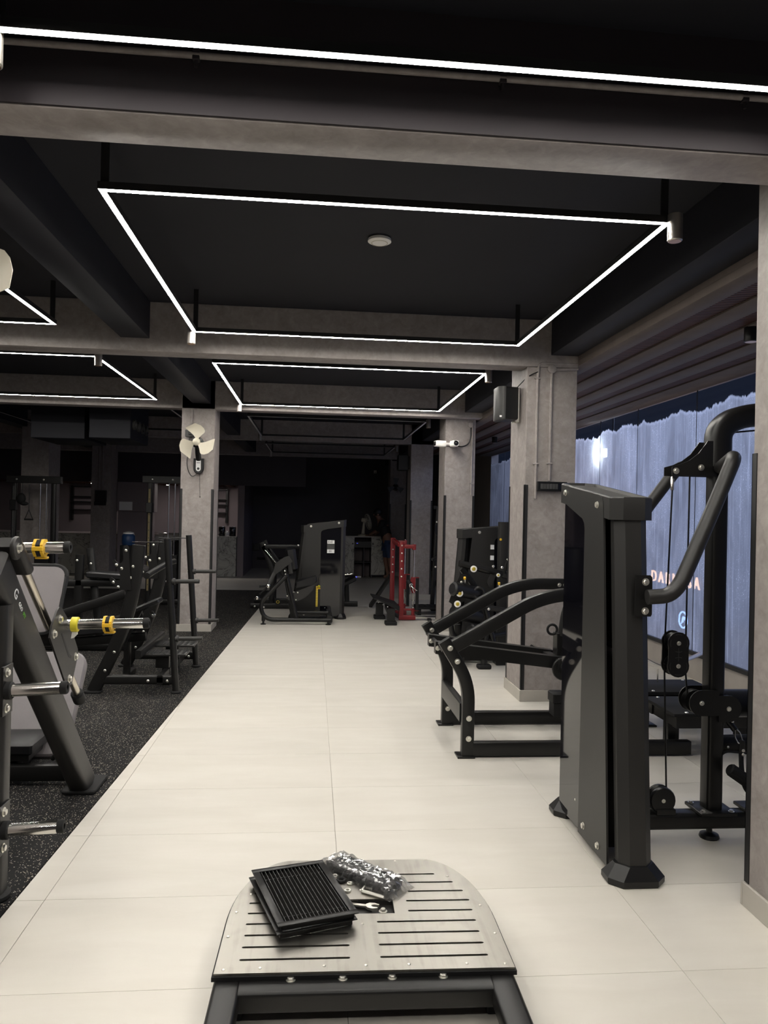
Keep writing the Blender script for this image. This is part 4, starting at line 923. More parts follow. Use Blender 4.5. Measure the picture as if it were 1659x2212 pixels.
# sled
br = [(3.80, 1.120), (3.765, 1.105), (3.70, 1.045), (3.675, .99), (3.925, .715), (3.955, .700), (4.015, .698), (4.11, .835), (4.105, .86), (3.95, 1.03), (3.835, 1.11)]
ob('sled_bracket', MB().prism(br, 'x', -1.222, -1.213), 'satin', L_)
ob('sled_bracket', MB().prism(br, 'x', -2.082, -2.073), 'satin', L_)
sb = [(3.83, .985), (3.845, .985), (3.965, .86), (4.0, .845), (3.985, .835), (3.95, .85)]
ob('bracket_slot', MB().prism(sb, 'x', -1.2132, -1.2122), 'ink', L_)
for (y, z) in ((3.805, 1.06), (3.725, 1.0), (4.06, .83), (3.965, .735)): bolt(L_, (-1.213, y, z), (1, 0, 0), .016)
ob('sled_beam', MB().sweep([(-2.07, 3.88, .96), (-1.22, 3.88, .96)], rrect(.08, .08, .01)), 'black', L_)
ob('weight_horn', MB().cyl((-1.215, 3.895, 1.02), (-.83, 3.895, 1.03), .0258, 20), 'chrome', L_)
ob('horn_cap', MB().lathe([(.026, 0), (.0275, .02), (.024, .028), (.012, .028), (.011, .012)], (-.835, 3.895, 1.03), (1, 0, .03)), 'rubber', L_)
fpT = Matrix.Translation(V((-1.665, 3.915, 1.145))) @ Matrix.Rotation(math.radians(60), 4, 'X')
ob('foot_plate', MB().prism(rrect(.84, .36, .06, 5), 'z', -.012, .004, .003).xf(fpT @ Matrix.Rotation(0, 4, 'X')), 'greyvinyl', L_, label='grey metal foot plate')
ob('foot_plate_rim', MB().sweep([(fpT @ V((p[0], p[1], -.004))) for p in rrect(.85, .37, .065, 5)], circ(.012, 8), up=(0, .6, .8), closed=True), 'rubber', L_)
ob('plate_web', MB().prism([(3.84, 1.0), (3.83, 1.06), (3.90, 1.20), (3.94, 1.2), (3.92, 1.0)], 'x', -1.50, -1.49), 'black', L_)
# seat and back
bk = Matrix.Translation(V((-1.71, 4.97, .36))) @ Matrix.Rotation(math.radians(52), 4, 'X')
ob('back_pad', MB().prism(rrect(.50, .70, .09, 5), 'z', -.035, .035, .012).xf(bk), 'greyvinyl', L_, label='grey padded backrest')
ob('back_frame', MB().prism(rrect(.30, .64, .05, 3), 'z', -.07, -.035).xf(bk), 'black', L_)
ob('seat_pad', MB().box((-1.93, 4.50, .175), (-1.575, 4.82, .245), .022), 'vinyl', L_)
ob('seat_frame', MB().box((-1.90, 4.53, .135), (-1.60, 4.80, .176), .006), 'black', L_)
ob('seat_post', MB().sweep([(-1.75, 4.66, .06), (-1.75, 4.66, .14)], rrect(.09, .12, .01), up=(1, 0, 0)), 'black', L_)
ob('base_beam', MB().sweep([(-2.02, 4.53, .075), (-1.29, 4.53, .075)], rrect(.06, .095, .012)), 'black', L_)
ob('base_beam', MB().sweep([(-1.75, 4.53, .06), (-1.75, 5.30, .06)], rrect(.08, .08, .012)), 'black', L_)
ob('back_strut', MB().sweep([(-1.75, 5.27, .06), (-1.75, 5.20, .50)], rrect(.06, .06, .01), up=(1, 0, 0)), 'black', L_)
ob('base_beam', MB().sweep([(-2.02, 3.24, .09), (-1.26, 3.24, .09)], rrect(.06, .08, .012)), 'black', L_)
ob('side_handle', MB().sweep(fillet([(-1.50, 4.62, .12), (-1.42, 4.62, .20), (-1.44, 4.70, .34)], .05), circ(.014, 10), up=(0, 1, 0)), 'black', L_)
# brand lettering on the rail
rd = V((0, 3.15 - 4.47, 1.365 - .02)).normalized(); ru = V((0, rd.z, -rd.y))
text('brand_letters', 'G', .062, 'white' if False else 'sticker', (-1.2215, 3.275, 1.238), -rd, ru, L_, .0008)
text('brand_letters', 'GEO', .026, 'sticker', (-1.2215, 3.328, 1.178), -rd, ru, L_, .0008)
text('brand_letters', 'FIT', .026, 'green', (-1.2215, 3.370, 1.135), -rd, ru, L_, .0008)
# collars on the horns
def collar(x, y, z, label, grp='yellow clamp collars on the leg press horns'):
    t = thing('clamp_collar', label, 'barbell collar', (x, y, z - .04), grp)
    octo = [(y + .041 * math.cos(a), z + .041 * math.sin(a)) for a in [PI / 8 + i * PI / 4 for i in range(8)]]
    m = MB()
    for (a, b) in ((-.022, -.010), (.010, .022)): 
        outer = octo; inner = [(y + .0275 * math.cos(q), z + .0275 * math.sin(q)) for q in [PI / 8 + i * PI / 4 for i in range(8)]]
        m.loft([[(x + a, *p) for p in outer], [(x + b, *p) for p in outer], [(x + b, *p) for p in inner], [(x + a, *p) for p in inner]], closed=True)
    ob('clamp_ring', m, 'yellow', t, ang=20)
    o2 = [(y + (p[0] - y) * .94, z + (p[1] - z) * .94) for p in octo]
    inner = [(y + .0275 * math.cos(q), z + .0275 * math.sin(q)) for q in [PI / 8 + i * PI / 4 for i in range(8)]]
    ob('rubber_band', MB().loft([[(x - .0105, *p) for p in o2], [(x + .0105, *p) for p in o2], [(x + .0105, *p) for p in inner], [(x - .0105, *p) for p in inner]], closed=True), 'rubber', t)
    ob('clamp_bridge', MB().boxc((x, y - .040, z - .002), (.044, .008, .018), .002), 'yellow', t)
    ob('clamp_lever', MB().boxc((x + .004, y + .01, z - .043), (.05, .03, .010), .003), 'yellow', t)
collar(-1.172, 3.40, 1.425, 'yellow and black clamp collar on the top chrome horn')
collar(-1.005, 3.895, 1.026, 'yellow and black clamp collar on the long sled horn')
t = thing('stop_ring', 'plain lime-yellow rubber ring on the sled horn near the bracket', 'ring', (-1.165, 3.895, .985))
ob('ring', MB().loft([[(x, 3.895 + r * math.cos(a), 1.022 + r * math.sin(a)) for a in [2 * PI * i / 24 for i in range(24)]] for (x, r) in ((-1.183, .0265), (-1.183, .035), (-1.181, .037), (-1.153, .037), (-1.151, .035), (-1.151, .0265))], closed=True), 'lime', t)
ob('tab', MB().prism([(-1.180, .985), (-1.156, .985), (-1.156, .972), (-1.172, .955), (-1.184, .952)], 'y', 3.888, 3.902), 'white', t)

# ------------------------------------------------------------------ dark bench machine behind the leg press
K = thing('incline_bench', 'dark incline bench station in the gloom between leg press and rack', 'bench', (-2.5, 8.8, RB))
ob('lower_arm', MB().sweep([(-2.75, 8.6, .13), (-1.86, 8.6, .46)], rrect(.06, .12, .012), up=(0, 0, 1)), 'black', K)
ob('upper_arm', MB().sweep([(-2.75, 8.6, .42), (-2.05, 8.6, .67)], rrect(.06, .10, .012), up=(0, 0, 1)), 'black', K)
ob('upright', MB().sweep([(-2.62, 8.8, .012), (-2.60, 8.8, 1.08)], rrect(.07, .09, .015), up=(1, 0, 0)), 'black', K)
ob('upright', MB().sweep([(-2.05, 9.0, .012), (-2.08, 9.0, .80)], rrect(.06, .08, .015), up=(1, 0, 0)), 'black', K)
ob('upright', MB().sweep([(-2.35, 8.8, .012), (-2.52, 8.9, 1.15)], rrect(.06, .08, .015), up=(1, 0, 0)), 'black', K)
ob('pad', MB().boxc((-2.25, 8.8, .85), (.50, .28, .07), .025, Matrix.Rotation(.06, 3, 'Y')), 'vinyl', K)
ob('top_beam', MB().sweep([(-2.85, 8.8, .76), (-1.95, 8.8, .77)], rrect(.07, .08, .012)), 'black', K)
ob('base_beam', MB().sweep([(-2.95, 8.8, .05), (-1.95, 8.8, .05)], rrect(.08, .08, .012)), 'black', K)
ob('roller', MB().cyl((-1.90, 8.55, .92), (-1.90, 8.85, .92), .055, 18, b=.012), 'vinyl', K)
ob('roller_post', MB().sweep([(-2.05, 8.70, .77), (-1.90, 8.70, .92)], rrect(.04, .04, .008), up=(0, 1, 0)), 'black', K)
for (x, y, z) in ((-2.60, 8.75, 1.02), (-2.48, 8.85, .98), (-2.02, 8.95, .66)): bolt(K, (x, y - .06, z), (0, -1, 0), .013, kind='dome')

# ------------------------------------------------------------------ centre: seated pin-loaded machine
E_ = thing('seated_machine', 'black pin-loaded seated machine with white placards in the middle of the aisle', 'gym machine', (-.1, 11.2, 0))
Mx = Matrix(((1, 0, 0, -.250), (0, 1, 0, 11.60), (0, 0, 1, 0), (0, 0, 0, 1)))
tower(E_, Mx, .695, 1.415, 1.505, .15, .17)
pl = ob('placard', MB().box((.222, 11.505, 1.0), (.335, 11.515, 1.20), 0), 'greyplastic', E_, flat=True)
for (z0, z1) in ((1.145, 1.198), (1.003, 1.058)):
    ob('placard_label', MB().box((.224, 11.502, z0), (.333, 11.506, z1), 0), 'sticker', pl, flat=True)
    for i in range(3 if z0 > 1.1 else 2):
        x = .245 + i * .024 + (.012 if z0 < 1.1 else 0)
        ob('pictogram', MB().sphere((x, 11.5015, z1 - .014), .0045, 8, 5, (1, .2, 1)).box((x - .004, 11.5012, z0 + .012), (x + .004, 11.502, z1 - .02), 0), 'ink', pl)
ob('seat_frame', MB().sweep(fillet([(-.36, 10.92, .70), (-.735, 10.92, .30), (-.66, 10.92, .068), (.285, 10.92, .068)], [.12, .14], 8), circ(.030, 14), up=(0, 1, 0)), 'black', E_)
for (x, y) in ((-.675, 10.92), (.25, 10.92), (-.26, 11.70)): ob('levelling_foot', MB().lathe([(.04, 0), (.04, .01), (.015, .018), (.015, .06)], (x, y, 0), n=14), 'plastic', E_)
ob('front_stub', MB().cyl((-.675, 10.92, .05), (-.675, 10.92, .14), .026, 12), 'black', E_)
ob('seat_upright', MB().sweep([(-.365, 10.95, .72), (-.20, 10.95, .07)], circ(.028, 14), up=(0, 1, 0)), 'black', E_)
ob('seat_upright', MB().sweep([(-.40, 11.35, .78), (-.27, 11.45, .05)], rrect(.07, .07, .015), up=(0, 1, 0)), 'black', E_)
ob('base_tube', MB().sweep([(-.25, 11.2, .135), (.25, 11.2, .135)], rrect(.06, .055, .015)), 'black', E_)
ob('base_tube', MB().sweep([(.27, 10.90, .08), (.27, 11.58, .08)], rrect(.08, .10, .02)), 'black', E_)
ob('seat_shield', MB().prism([(-.36, .405), (-.33, .345), (-.20, .325), (-.08, .385), (.02, .49), (.045, .575), (-.25, .455)], 'y', 10.98, 10.988), 'satin', E_)
for (x, z) in ((-.345, .403), (-.252, .46), (-.196, .452), (-.22, .347)): bolt(E_, (x, 10.98, z), (0, -1, 0), .010, kind='dome')
ob('seat_pad', MB().boxc((-.075, 11.2, .60), (.31, .36, .085), .03, Matrix.Rotation(-.28, 3, 'Y')), 'vinyl', E_)
ob('seat_pad_side', MB().prism([(-.215, .515), (.05, .575), (.065, .69), (-.05, .66), (-.215, .60)], 'y', 11.0, 11.02), 'vinyl', E_)
ob('back_pad', MB().boxc((-.30, 11.25, .92), (.15, .34, .36), .06, Matrix.Rotation(-.15, 3, 'Y')), 'vinyl', E_)
ob('arm', MB().sweep(fillet([(-.30, 11.05, .72), (-.33, 11.05, .90), (-.44, 11.04, .92), (-.54, 11.03, .72), (-.62, 11.0, .54)], .07, 6), rrect(.065, .05, .015), up=(0, 1, 0)), 'satin', E_)
ob('arm_cover', MB().prism([(-.53, .86), (-.40, .96), (-.33, .98), (-.28, .90), (-.40, .80), (-.50, .72), (-.55, .74)], 'y', 11.0, 11.03), 'satin', E_)
ob('handle', MB().cyl((-.75, 11.0, .535), (-.62, 11.0, .54), .016, 12), 'rubber', E_)
ob('handle', MB().cyl((-.62, 11.0, .53), (-.74, 11.0, .42), .015, 12), 'rubber', E_)
bolt(E_, (-.62, 10.97, .54), (0, -1, 0), .032, kind='dome', mat='chrome'); bolt(E_, (-.775, 10.97, .372), (0, -1, 0), .026, kind='dome', mat='chrome')
for (x, z) in ((-.385, .765), (-.375, .715)): bolt(E_, (x, 10.93, z), (0, -1, 0), .013, kind='dome')
ob('stack_label', MB().box((.068, 11.495, .19), (.098, 11.502, .50), 0), 'gold', E_, flat=True)
for i in range(12): ob('stack_plate_gap', MB().box((.066, 11.493, .205 + i * .025), (.10, 11.4955, .209 + i * .025), 0), 'ink', E_, flat=True)
ob('selector_pin', MB().sphere((.113, 11.48, .498), .021), 'lime', E_); ob('selector_tab', MB().box((.078, 11.485, .455), (.135, 11.495, .478), .004), 'yellow', E_)
ob('lift_rod', MB().cyl((.115, 11.49, .52), (.118, 11.49, .68), .007, 8), 'chrome', E_)
ob('dark_shroud', MB().box((-.25, 11.50, .10), (.06, 11.52, .50), .004), 'plastic', E_)

# ------------------------------------------------------------------ machine behind it
F_ = thing('hip_press_machine', 'black plate-loaded frame seen behind the seated machine', 'gym machine', (-.6, 13.1, 0))
for y in (13.0, 13.75):
    ob('post', MB().sweep(fillet([(-.67, y, .012), (-.67, y, .62), (-.86, y, 1.09)], .1), rrect(.085, .06, .008), up=(0, 1, 0)), 'black', F_)
    ob('diagonal', MB().sweep([(-.84, y, 1.02), (-.40, y, .45)], rrect(.075, .06, .008), up=(0, 1, 0)), 'black', F_)
    ob('base_rail', MB().sweep([(-1.0, y - .3, .05), (.45, y - .3, .05)], rrect(.06, .08, .008)), 'black', F_)
    ob('base_link', MB().sweep([(-.67, y - .3, .05), (-.67, y, .05)], rrect(.06, .08, .008)), 'black', F_)
    ob('post', MB().sweep([(.40, y - .3, .012), (.40, y - .3, .62)], rrect(.06, .06, .008), up=(1, 0, 0)), 'black', F_)
ob('rail', MB().sweep([(-.80, 12.97, 1.02), (.1, 12.97, 1.03)], rrect(.06, .07, .008)), 'black', F_)
ob('guide_rod', MB().cyl((-.80, 12.94, .965), (-.59, 12.94, .72), .016, 10), 'chrome', F_)
for (x, z) in ((-.80, 1.05), (-.24, 1.05), (-.93, .04), (-.78, .03)): bolt(F_, (x, 12.93 if z > .5 else 12.66, z), (0, -1, 0), .016, kind='dome')
ob('pulley', MB().lathe([(.05, 0), (.052, .01), (.03, .02), (.052, .03)], (-.55, 12.68, .12), (0, -1, 0)), 'plastic', F_); ob('pulley_hub', MB().torus((-.55, 12.645, .12), (0, 1, 0), .022, .006, 18, 6), 'gold', F_)
ob('seat_pad', MB().boxc((.60, 13.1, .42), (.36, .35, .08), .03, Matrix.Rotation(-.5, 3, 'Y')), 'vinyl', F_)
ob('seat_post', MB().sweep([(.62, 13.1, .02), (.60, 13.1, .38)], rrect(.08, .08, .01), up=(1, 0, 0)), 'black', F_)
ob('weight_horn', MB().cyl((.45, 12.9, .56), (.68, 12.9, .58), .022, 12), 'chrome', F_)
ob('base_rail', MB().sweep([(.35, 13.1, .05), (.80, 13.1, .05)], rrect(.10, .08, .008)), 'black', F_)

# ------------------------------------------------------------------ red machine
G_ = thing('red_squat_machine', 'red guide-rod squat machine with black step plate', 'gym machine', (1.35, 11.4, 0))
ob('column_tube', MB().sweep([(1.366, 11.45, .07), (1.352, 11.45, 1.19)], rrect(.072, .07, .008), up=(0, 1, 0)), 'red', G_)
ob('column_tube', MB().sweep([(1.285, 12.05, .07), (1.28, 12.05, 1.235)], rrect(.072, .07, .008), up=(0, 1, 0)), 'red', G_)
for i in range(5): bolt(G_, (1.352 + .0035 * i if False else 1.356, 11.413, 1.14 - i * .118), (0, -1, 0), .013, kind='dome'); bolt(G_, (1.283, 12.013, 1.17 - i * .12), (0, -1, 0), .013, kind='dome')
ob('top_link', MB().sweep([(1.32, 11.46, 1.15), (1.285, 12.04, 1.20)], rrect(.05, .06, .006)), 'red', G_)
for (y, zt) in ((11.45, 1.125), (12.05, 1.165)):
    ob('top_arm', MB().sweep([(1.37 if y < 12 else 1.31, y, zt), (1.565 if y < 12 else 1.50, y, zt)], rrect(.06, .06, .008)), 'red', G_)
    x = 1.547 if y < 12 else 1.48
    ob('rod_clamp', MB().cyl((x, y, zt - .05), (x, y, zt + .035), .032, 14, b=.004), 'red', G_)
    ob('guide_rod', MB().cyl((x, y, .17), (x, y, zt + .05), .0095, 12), 'chrome', G_)
    ob('base_arm', MB().sweep([(1.33 if y < 12 else 1.26, y, .045), (1.585 if y < 12 else 1.52, y, .045)], rrect(.07, .07, .01)), 'red', G_)
    ob('rod_socket', MB().cyl((x, y, .07), (x, y, .185), .026, 12), 'red', G_); ob('low_arm', MB().sweep([(1.37, y, .165), (x, y, .165)], rrect(.03, .03, .006)), 'red', G_)
    for z in (.19, .30): ob('rod_buffer', MB().cyl((x, y, z), (x, y, z + .012), .02, 12), 'chrome', G_)
    ob('black_post', MB().sweep([(x + .06, y, .155), (x + .06, y, .645)], rrect(.045, .05, .006), up=(0, 1, 0)), 'rubber', G_)
    for z in (.15, .65): ob('post_pin', MB().cyl((x + .0, y, z), (x + .085, y, z), .011, 10), 'red', G_)
    ob('carriage', MB().prism([(x - .055, .60), (x - .03, .66), (x + .025, .66), (x + .025, .42), (x - .02, .42), (x - .05, .50)], 'y', y - .035, y + .035), 'red', G_)
ob('pivot_boss', MB().cyl((1.46, 11.45, .60), (1.50, 11.38, .535), .036, 14, b=.006), 'rubber', G_)
ob('chrome_knuckle', MB().torus((1.50, 11.37, .54), (0.5, -.8, -.3), .026, .009, 18, 8), 'chrome', G_); ob('chrome_knuckle', MB().cyl((1.505, 11.37, .53), (1.535, 11.34, .50), .018, 10), 'chrome', G_)
ob('lever_handle', MB().cyl((1.53, 11.34, .505), (1.59, 11.33, .465), .006, 8), 'chrome', G_); ob('lever_handle', MB().cyl((1.515, 11.35, .50), (1.545, 11.35, .43), .006, 8), 'chrome', G_)
ob('step_plate', MB().loft([[(.93, 11.25, .335), (.93, 11.95, .335), (.93, 11.95, .35), (.93, 11.25, .35)], [(.99, 11.25, .325), (.99, 11.95, .325), (.99, 11.95, .34), (.99, 11.25, .34)], [(1.32, 11.25, .165), (1.32, 11.95, .165), (1.32, 11.95, .235), (1.32, 11.25, .235)]]), 'rubber', G_)
for i in range(4): bolt(G_, (1.0 + i * .07, 11.249, .29 - i * .032), (0, -1, 0), .007, kind='dome')
for (x, y) in ((1.16, 10.98), (1.05, 11.62)):
    ob('pedestal', MB().box((x - .055, y - .06, .05), (x + .055, y + .06, .24), .006), 'black', G_)
    ob('foot_block', MB().box((x - .085, y - .09, 0), (x + .085, y + .09, .055), .012), 'rubber', G_)
ob('base_frame', MB().sweep([(1.16, 11.0, .14), (1.20, 12.05, .14)], rrect(.06, .07, .006)), 'black', G_); ob('base_frame', MB().sweep([(1.16, 11.35, .16), (1.34, 11.45, .05)], rrect(.05, .05, .006)), 'black', G_)
ob('chrome_rail', MB().cyl((1.585, 11.45, .05), (2.10, 11.45, .05), .02, 14), 'chrome', G_)
ob('rail_foot', MB().lathe([(.04, 0), (.04, .02), (.02, .03)], (1.80, 11.45, 0), n=14), 'rubber', G_)
ob('rear_brace', MB().sweep([(1.26, 12.10, .62), (1.02, 13.0, .03)], rrect(.06, .06, .008), up=(1, 0, 0)), 'black', G_)

# ------------------------------------------------------------------ machine half hidden behind the speaker column
D_ = thing('torso_machine', 'black pin-loaded machine with yellow pulley caps half hidden by the speaker column', 'gym machine', (1.9, 8.1, 0))
Mx = Matrix(((1, 0, 0, 1.60), (0, 1, 0, 8.42), (0, 0, 1, 0), (0, 0, 0, 1)))
tower(D_, Mx, .80, 1.46, 1.53, .10, .17)
ob('front_tower', MB().sweep([(2.10, 8.10, .05), (2.10, 8.10, 1.55)], rrect(.17, .10, .03, 2), up=(0, 1, 0)), 'satin', D_)
ob('tower_foot', MB().box((2.0, 8.02, 0), (2.2, 8.18, .05), .012), 'plastic', D_)
for z in (1.12, 1.24): ob('placard', MB().box((1.985, 8.315, z), (2.025, 8.325, z + .05), 0), 'sticker', D_, flat=True)
ob('amber_badge', MB().lathe([(.014, 0), (.012, .004)], (2.03, 8.045, 1.36), (0, -1, 0)), 'yellow', D_)
ob('top_bar', MB().sweep([(1.55, 7.90, 1.105), (2.20, 7.90, .955)], circ(.036, 16), up=(0, 1, 0)), 'black', D_)
ob('bar_sleeve', MB().sweep([(2.02, 7.90, .995), (2.20, 7.90, .955)], circ(.041, 16), up=(0, 1, 0)), 'satin', D_)
ob('diagonal_tube', MB().sweep([(1.58, 7.92, 1.05), (1.80, 7.96, .77)], rrect(.06, .05, .012), up=(0, 1, 0)), 'black', D_)
ob('roller', MB().cyl((1.46, 7.80, .845), (1.80, 7.95, .775), .075, 20, b=.018), 'vinyl', D_)
ob('roller', MB().cyl((1.47, 7.80, .60), (1.80, 7.95, .53), .078, 20, b=.018), 'vinyl', D_)
ob('roller', MB().cyl((1.66, 7.78, .42), (1.85, 7.95, .40), .06, 20, b=.014), 'vinyl', D_)
ob('cam_plate', MB().prism([(1.53, .93), (1.56, 1.0), (1.62, .99), (1.66, .84), (1.62, .72), (1.50, .66), (1.44, .70), (1.48, .82)], 'y', 7.84, 7.86), 'black', D_)
ob('adjust_plate', MB().prism([(1.84, .92), (1.875, 1.0), (1.935, .985), (1.90, .88), (1.865, .865)], 'y', 7.84, 7.85), 'satin', D_)
ob('ratchet', MB().torus((1.76, 7.85, .80), (0, 1, 0), .055, .016, 20, 8), 'black', D_)
ob('frame_tube', MB().sweep([(1.55, 7.95, .45), (1.60, 7.95, .06)], rrect(.07, .06, .012), up=(0, 1, 0)), 'black', D_)
ob('frame_tube', MB().sweep(fillet([(1.47, 7.9, .48), (1.50, 7.9, .30), (1.85, 7.9, .33), (2.1, 8.0, .35)], .1), circ(.03, 14), up=(0, 1, 0)), 'black', D_)
ob('frame_tube', MB().sweep([(1.86, 7.92, .64), (2.20, 7.92, .58)], circ(.03, 14), up=(0, 1, 0)), 'satin', D_)
ob('frame_tube', MB().sweep([(1.85, 7.9, .62), (1.98, 7.85, .08)], circ(.026, 14), up=(0, 1, 0)), 'black', D_)
ob('foot', MB().prism(rrect(.15, .12, .03, 3), 'z', 0, .045, .01).xf(Matrix.Translation(V((1.83, 7.86, 0)))), 'rubber', D_); ob('foot_stem', MB().cyl((1.83, 7.86, .04), (1.86, 7.9, .42), .035, 14), 'black', D_)
ob('base_beam', MB().sweep([(1.60, 7.95, .06), (1.66, 8.42, .06)], rrect(.08, .08, .012)), 'black', D_); ob('base_beam', MB().sweep([(1.60, 8.2, .06), (2.3, 8.2, .06)], rrect(.08, .08, .012)), 'black', D_)
for (x, y, z, r) in ((1.693, 7.863, 1.052, .026), (1.958, 7.863, .99, .015), (1.536, 7.80, .80, .027), (1.514, 7.79, .69, .026)):
    ob('cap_ring', MB().lathe([(r * 1.35, 0), (r * 1.35, .008), (r * 1.0, .010)], (x, y - .028, z), (0, -1, 0)), 'white', D_); bolt(D_, (x, y - .038, z), (0, -1, 0), r * .6, mat='gold', kind='cap')
for (x, z) in ((1.60, .935), (1.967, .882)): 
    ob('pop_pin', MB().cyl((x, 7.83, z - .03), (x - .006, 7.80, z + .012), .012, 12), 'chrome', D_); ob('pin_cap', MB().cyl((x - .006, 7.80, z + .012), (x - .01, 7.79, z + .032), .013, 12), 'yellow', D_)
for (x, z) in ((1.567, .91), (1.905, 1.081), (2.0, 1.07), (1.866, .63)): bolt(D_, (x, 7.84, z), (0, -1, 0), .014, kind='dome')
ob('grip', MB().cyl((2.03, 7.88, 1.0), (2.05, 7.80, 1.15), .016, 12), 'rubber', D_); ob('grip_cap', MB().sphere((2.052, 7.795, 1.158), .019), 'chrome', D_)
ob('grip', MB().cyl((2.15, 7.88, 1.0), (2.09, 7.80, 1.145), .016, 12), 'rubber', D_); ob('grip_cap', MB().sphere((2.088, 7.795, 1.152), .017), 'chrome', D_)
bolt(D_, (1.70, 7.74, .425), (-.3, -1, 0), .028, kind='dome', mat='chrome')

# ------------------------------------------------------------------ black machine between the far columns
N_ = thing('cable_tower_machine', 'black machine with steel guide rods seen between the two far columns', 'gym machine', (2.2, 12.8, 0))
ob('post', MB().sweep([(2.02, 12.6, .02), (2.10, 12.6, 1.75)], rrect(.07, .07, .01), up=(0, 1, 0)), 'black', N_)
ob('top_bar', MB().sweep([(2.02, 12.6, 1.745), (2.60, 12.6, 1.745)], rrect(.06, .06, .01)), 'black', N_)
ob('post', MB().sweep([(2.55, 12.6, .02), (2.55, 12.6, 1.75)], rrect(.07, .07, .01), up=(0, 1, 0)), 'black', N_)
ob('guide_rod', MB().cyl((2.09, 12.55, .95), (2.20, 12.55, 1.70), .010, 10), 'chrome', N_); ob('guide_rod', MB().cyl((2.14, 12.53, .35), (2.22, 12.53, 1.10), .010, 10), 'chrome', N_)
ob('cam', MB().prism([(2.03, 1.45), (2.12, 1.5), (2.25, 1.42), (2.25, 1.25), (2.12, 1.22), (2.04, 1.30)], 'y', 12.50, 12.55), 'black', N_)
ob('arm', MB().sweep([(1.99, 12.5, .87), (2.30, 12.5, 1.02)], rrect(.05, .06, .01), up=(0, 1, 0)), 'black', N_)
ob('seat_pad', MB().box((2.08, 12.45, .42), (2.5, 12.8, .50), .02), 'vinyl', N_)
ob('base_beam', MB().sweep([(2.0, 12.6, .05), (2.65, 12.6, .05)], rrect(.10, .08, .01)), 'black', N_)
ob('seat_post', MB().sweep([(2.3, 12.6, .05), (2.3, 12.6, .43)], rrect(.08, .08, .01), up=(1, 0, 0)), 'black', N_)
for (x, z) in ((2.0, .87), (2.10, 1.36), (2.06, 1.5), (2.08, .40), (2.05, .75)): bolt(N_, (x, 12.49, z), (0, -1, 0), .016, kind='dome')
O_ = thing('step_platform', 'low black ribbed step platform behind the red machine', 'platform', (2.0, 12.3, 0))
ob('deck', MB().box((1.66, 12.0, .10), (2.35, 12.42, .135), .006), 'rubber', O_)
for i in range(6): ob('rib', MB().box((1.70 + i * .10, 12.03, .134), (1.75 + i * .10, 12.40, .14), .002), 'rubber', O_)
for x in (1.70, 2.27): ob('foot', MB().box((x, 12.03, 0), (x + .06, 12.39, .10), .004), 'black', O_)

# ------------------------------------------------------------------ gloom at the left and back: rigs, counters, desk
def rig(x0, x1, y, label, tape, zt=2.05):
    t = thing('cable_rig', label, 'gym machine', ((x0 + x1) / 2, y, 0))
    for x in (x0, x1):
        ob('upright', MB().sweep([(x, y, .02), (x, y, zt)], rrect(.075, .075, .01), up=(1, 0, 0)), 'black', t)
        ob('foot', MB().box((x - .08, y - .35, 0), (x + .08, y + .35, .03), .006), 'black', t)
    ob('header', MB().box((x0 - .12, y - .06, zt), (x1 + .12, y + .06, zt + .12), .01), 'black', t)
    ob('base_beam', MB().sweep([(x0, y, .07), (x1, y, .07)], rrect(.07, .08, .01)), 'black', t)
    ob('rail_scale', MB().box((x0 - .015, y - .045, .25), (x0 + .015, y - .038, 1.95), 0), tape, t, flat=True)
    for i in range(12): ob('pin_hole', MB().cyl((x0, y - .047, .35 + i * .13), (x0, y - .044, .35 + i * .13), .008, 8), 'ink', t)
    ob('pulley_carriage', MB().box((x0 - .05, y - .08, 1.55), (x0 + .05, y + .05, 1.72), .01), 'plastic', t)
    for k in range(2): ob('guide_rod', MB().cyl((x1 - .22 + k * .10, y, .08), (x1 - .22 + k * .10, y, zt), .010, 10), 'chrome', t)
    ob('weight_stack', MB().box((x1 - .28, y - .05, .12), (x1 - .06, y + .05, .85), .006), 'plastic', t)
    for x in (x0 + .05, x1 - .15): bolt(t, (x, y - .062, zt + .06), (0, -1, 0), .016, kind='dome')
    return t
rig(-2.73, -2.20, 13.0, 'black cable rig with yellow scale strip behind the bench rack', 'tape')
rig(-4.93, -4.3, 13.05, 'black cable rig at the far left edge', 'greyplastic', 2.0)
t = thing('strap_handle', 'black triangular strap handle hanging at the far left rig', 'handle', (-4.66, 12.9, 1.4))
ob('strap', MB().cyl((-4.66, 12.95, 1.98), (-4.66, 12.95, 1.56), .006, 8), 'plastic', t)
for s in (-1, 1): ob('strap', MB().cyl((-4.66, 12.95, 1.56), (-4.66 + s * .065, 12.95, 1.40), .006, 8), 'plastic', t)
ob('grip', MB().cyl((-4.73, 12.95, 1.40), (-4.59, 12.95, 1.40), .014, 10), 'rubber', t)
t = thing('hanging_bag', 'lumpy dark bag hanging by the far left rig', 'bag', (-4.78, 12.93, 1.75))
ob('body', MB().sphere((-4.78, 12.93, 1.74), .075, 14, 10, (1, .7, 1.25)).sphere((-4.73, 12.93, 1.66), .05, 12, 8, (1.4, .7, .7)), 'rubber', t); ob('loop', MB().cyl((-4.78, 12.97, 1.82), (-4.78, 12.99, 2.0), .006, 8), 'plastic', t)
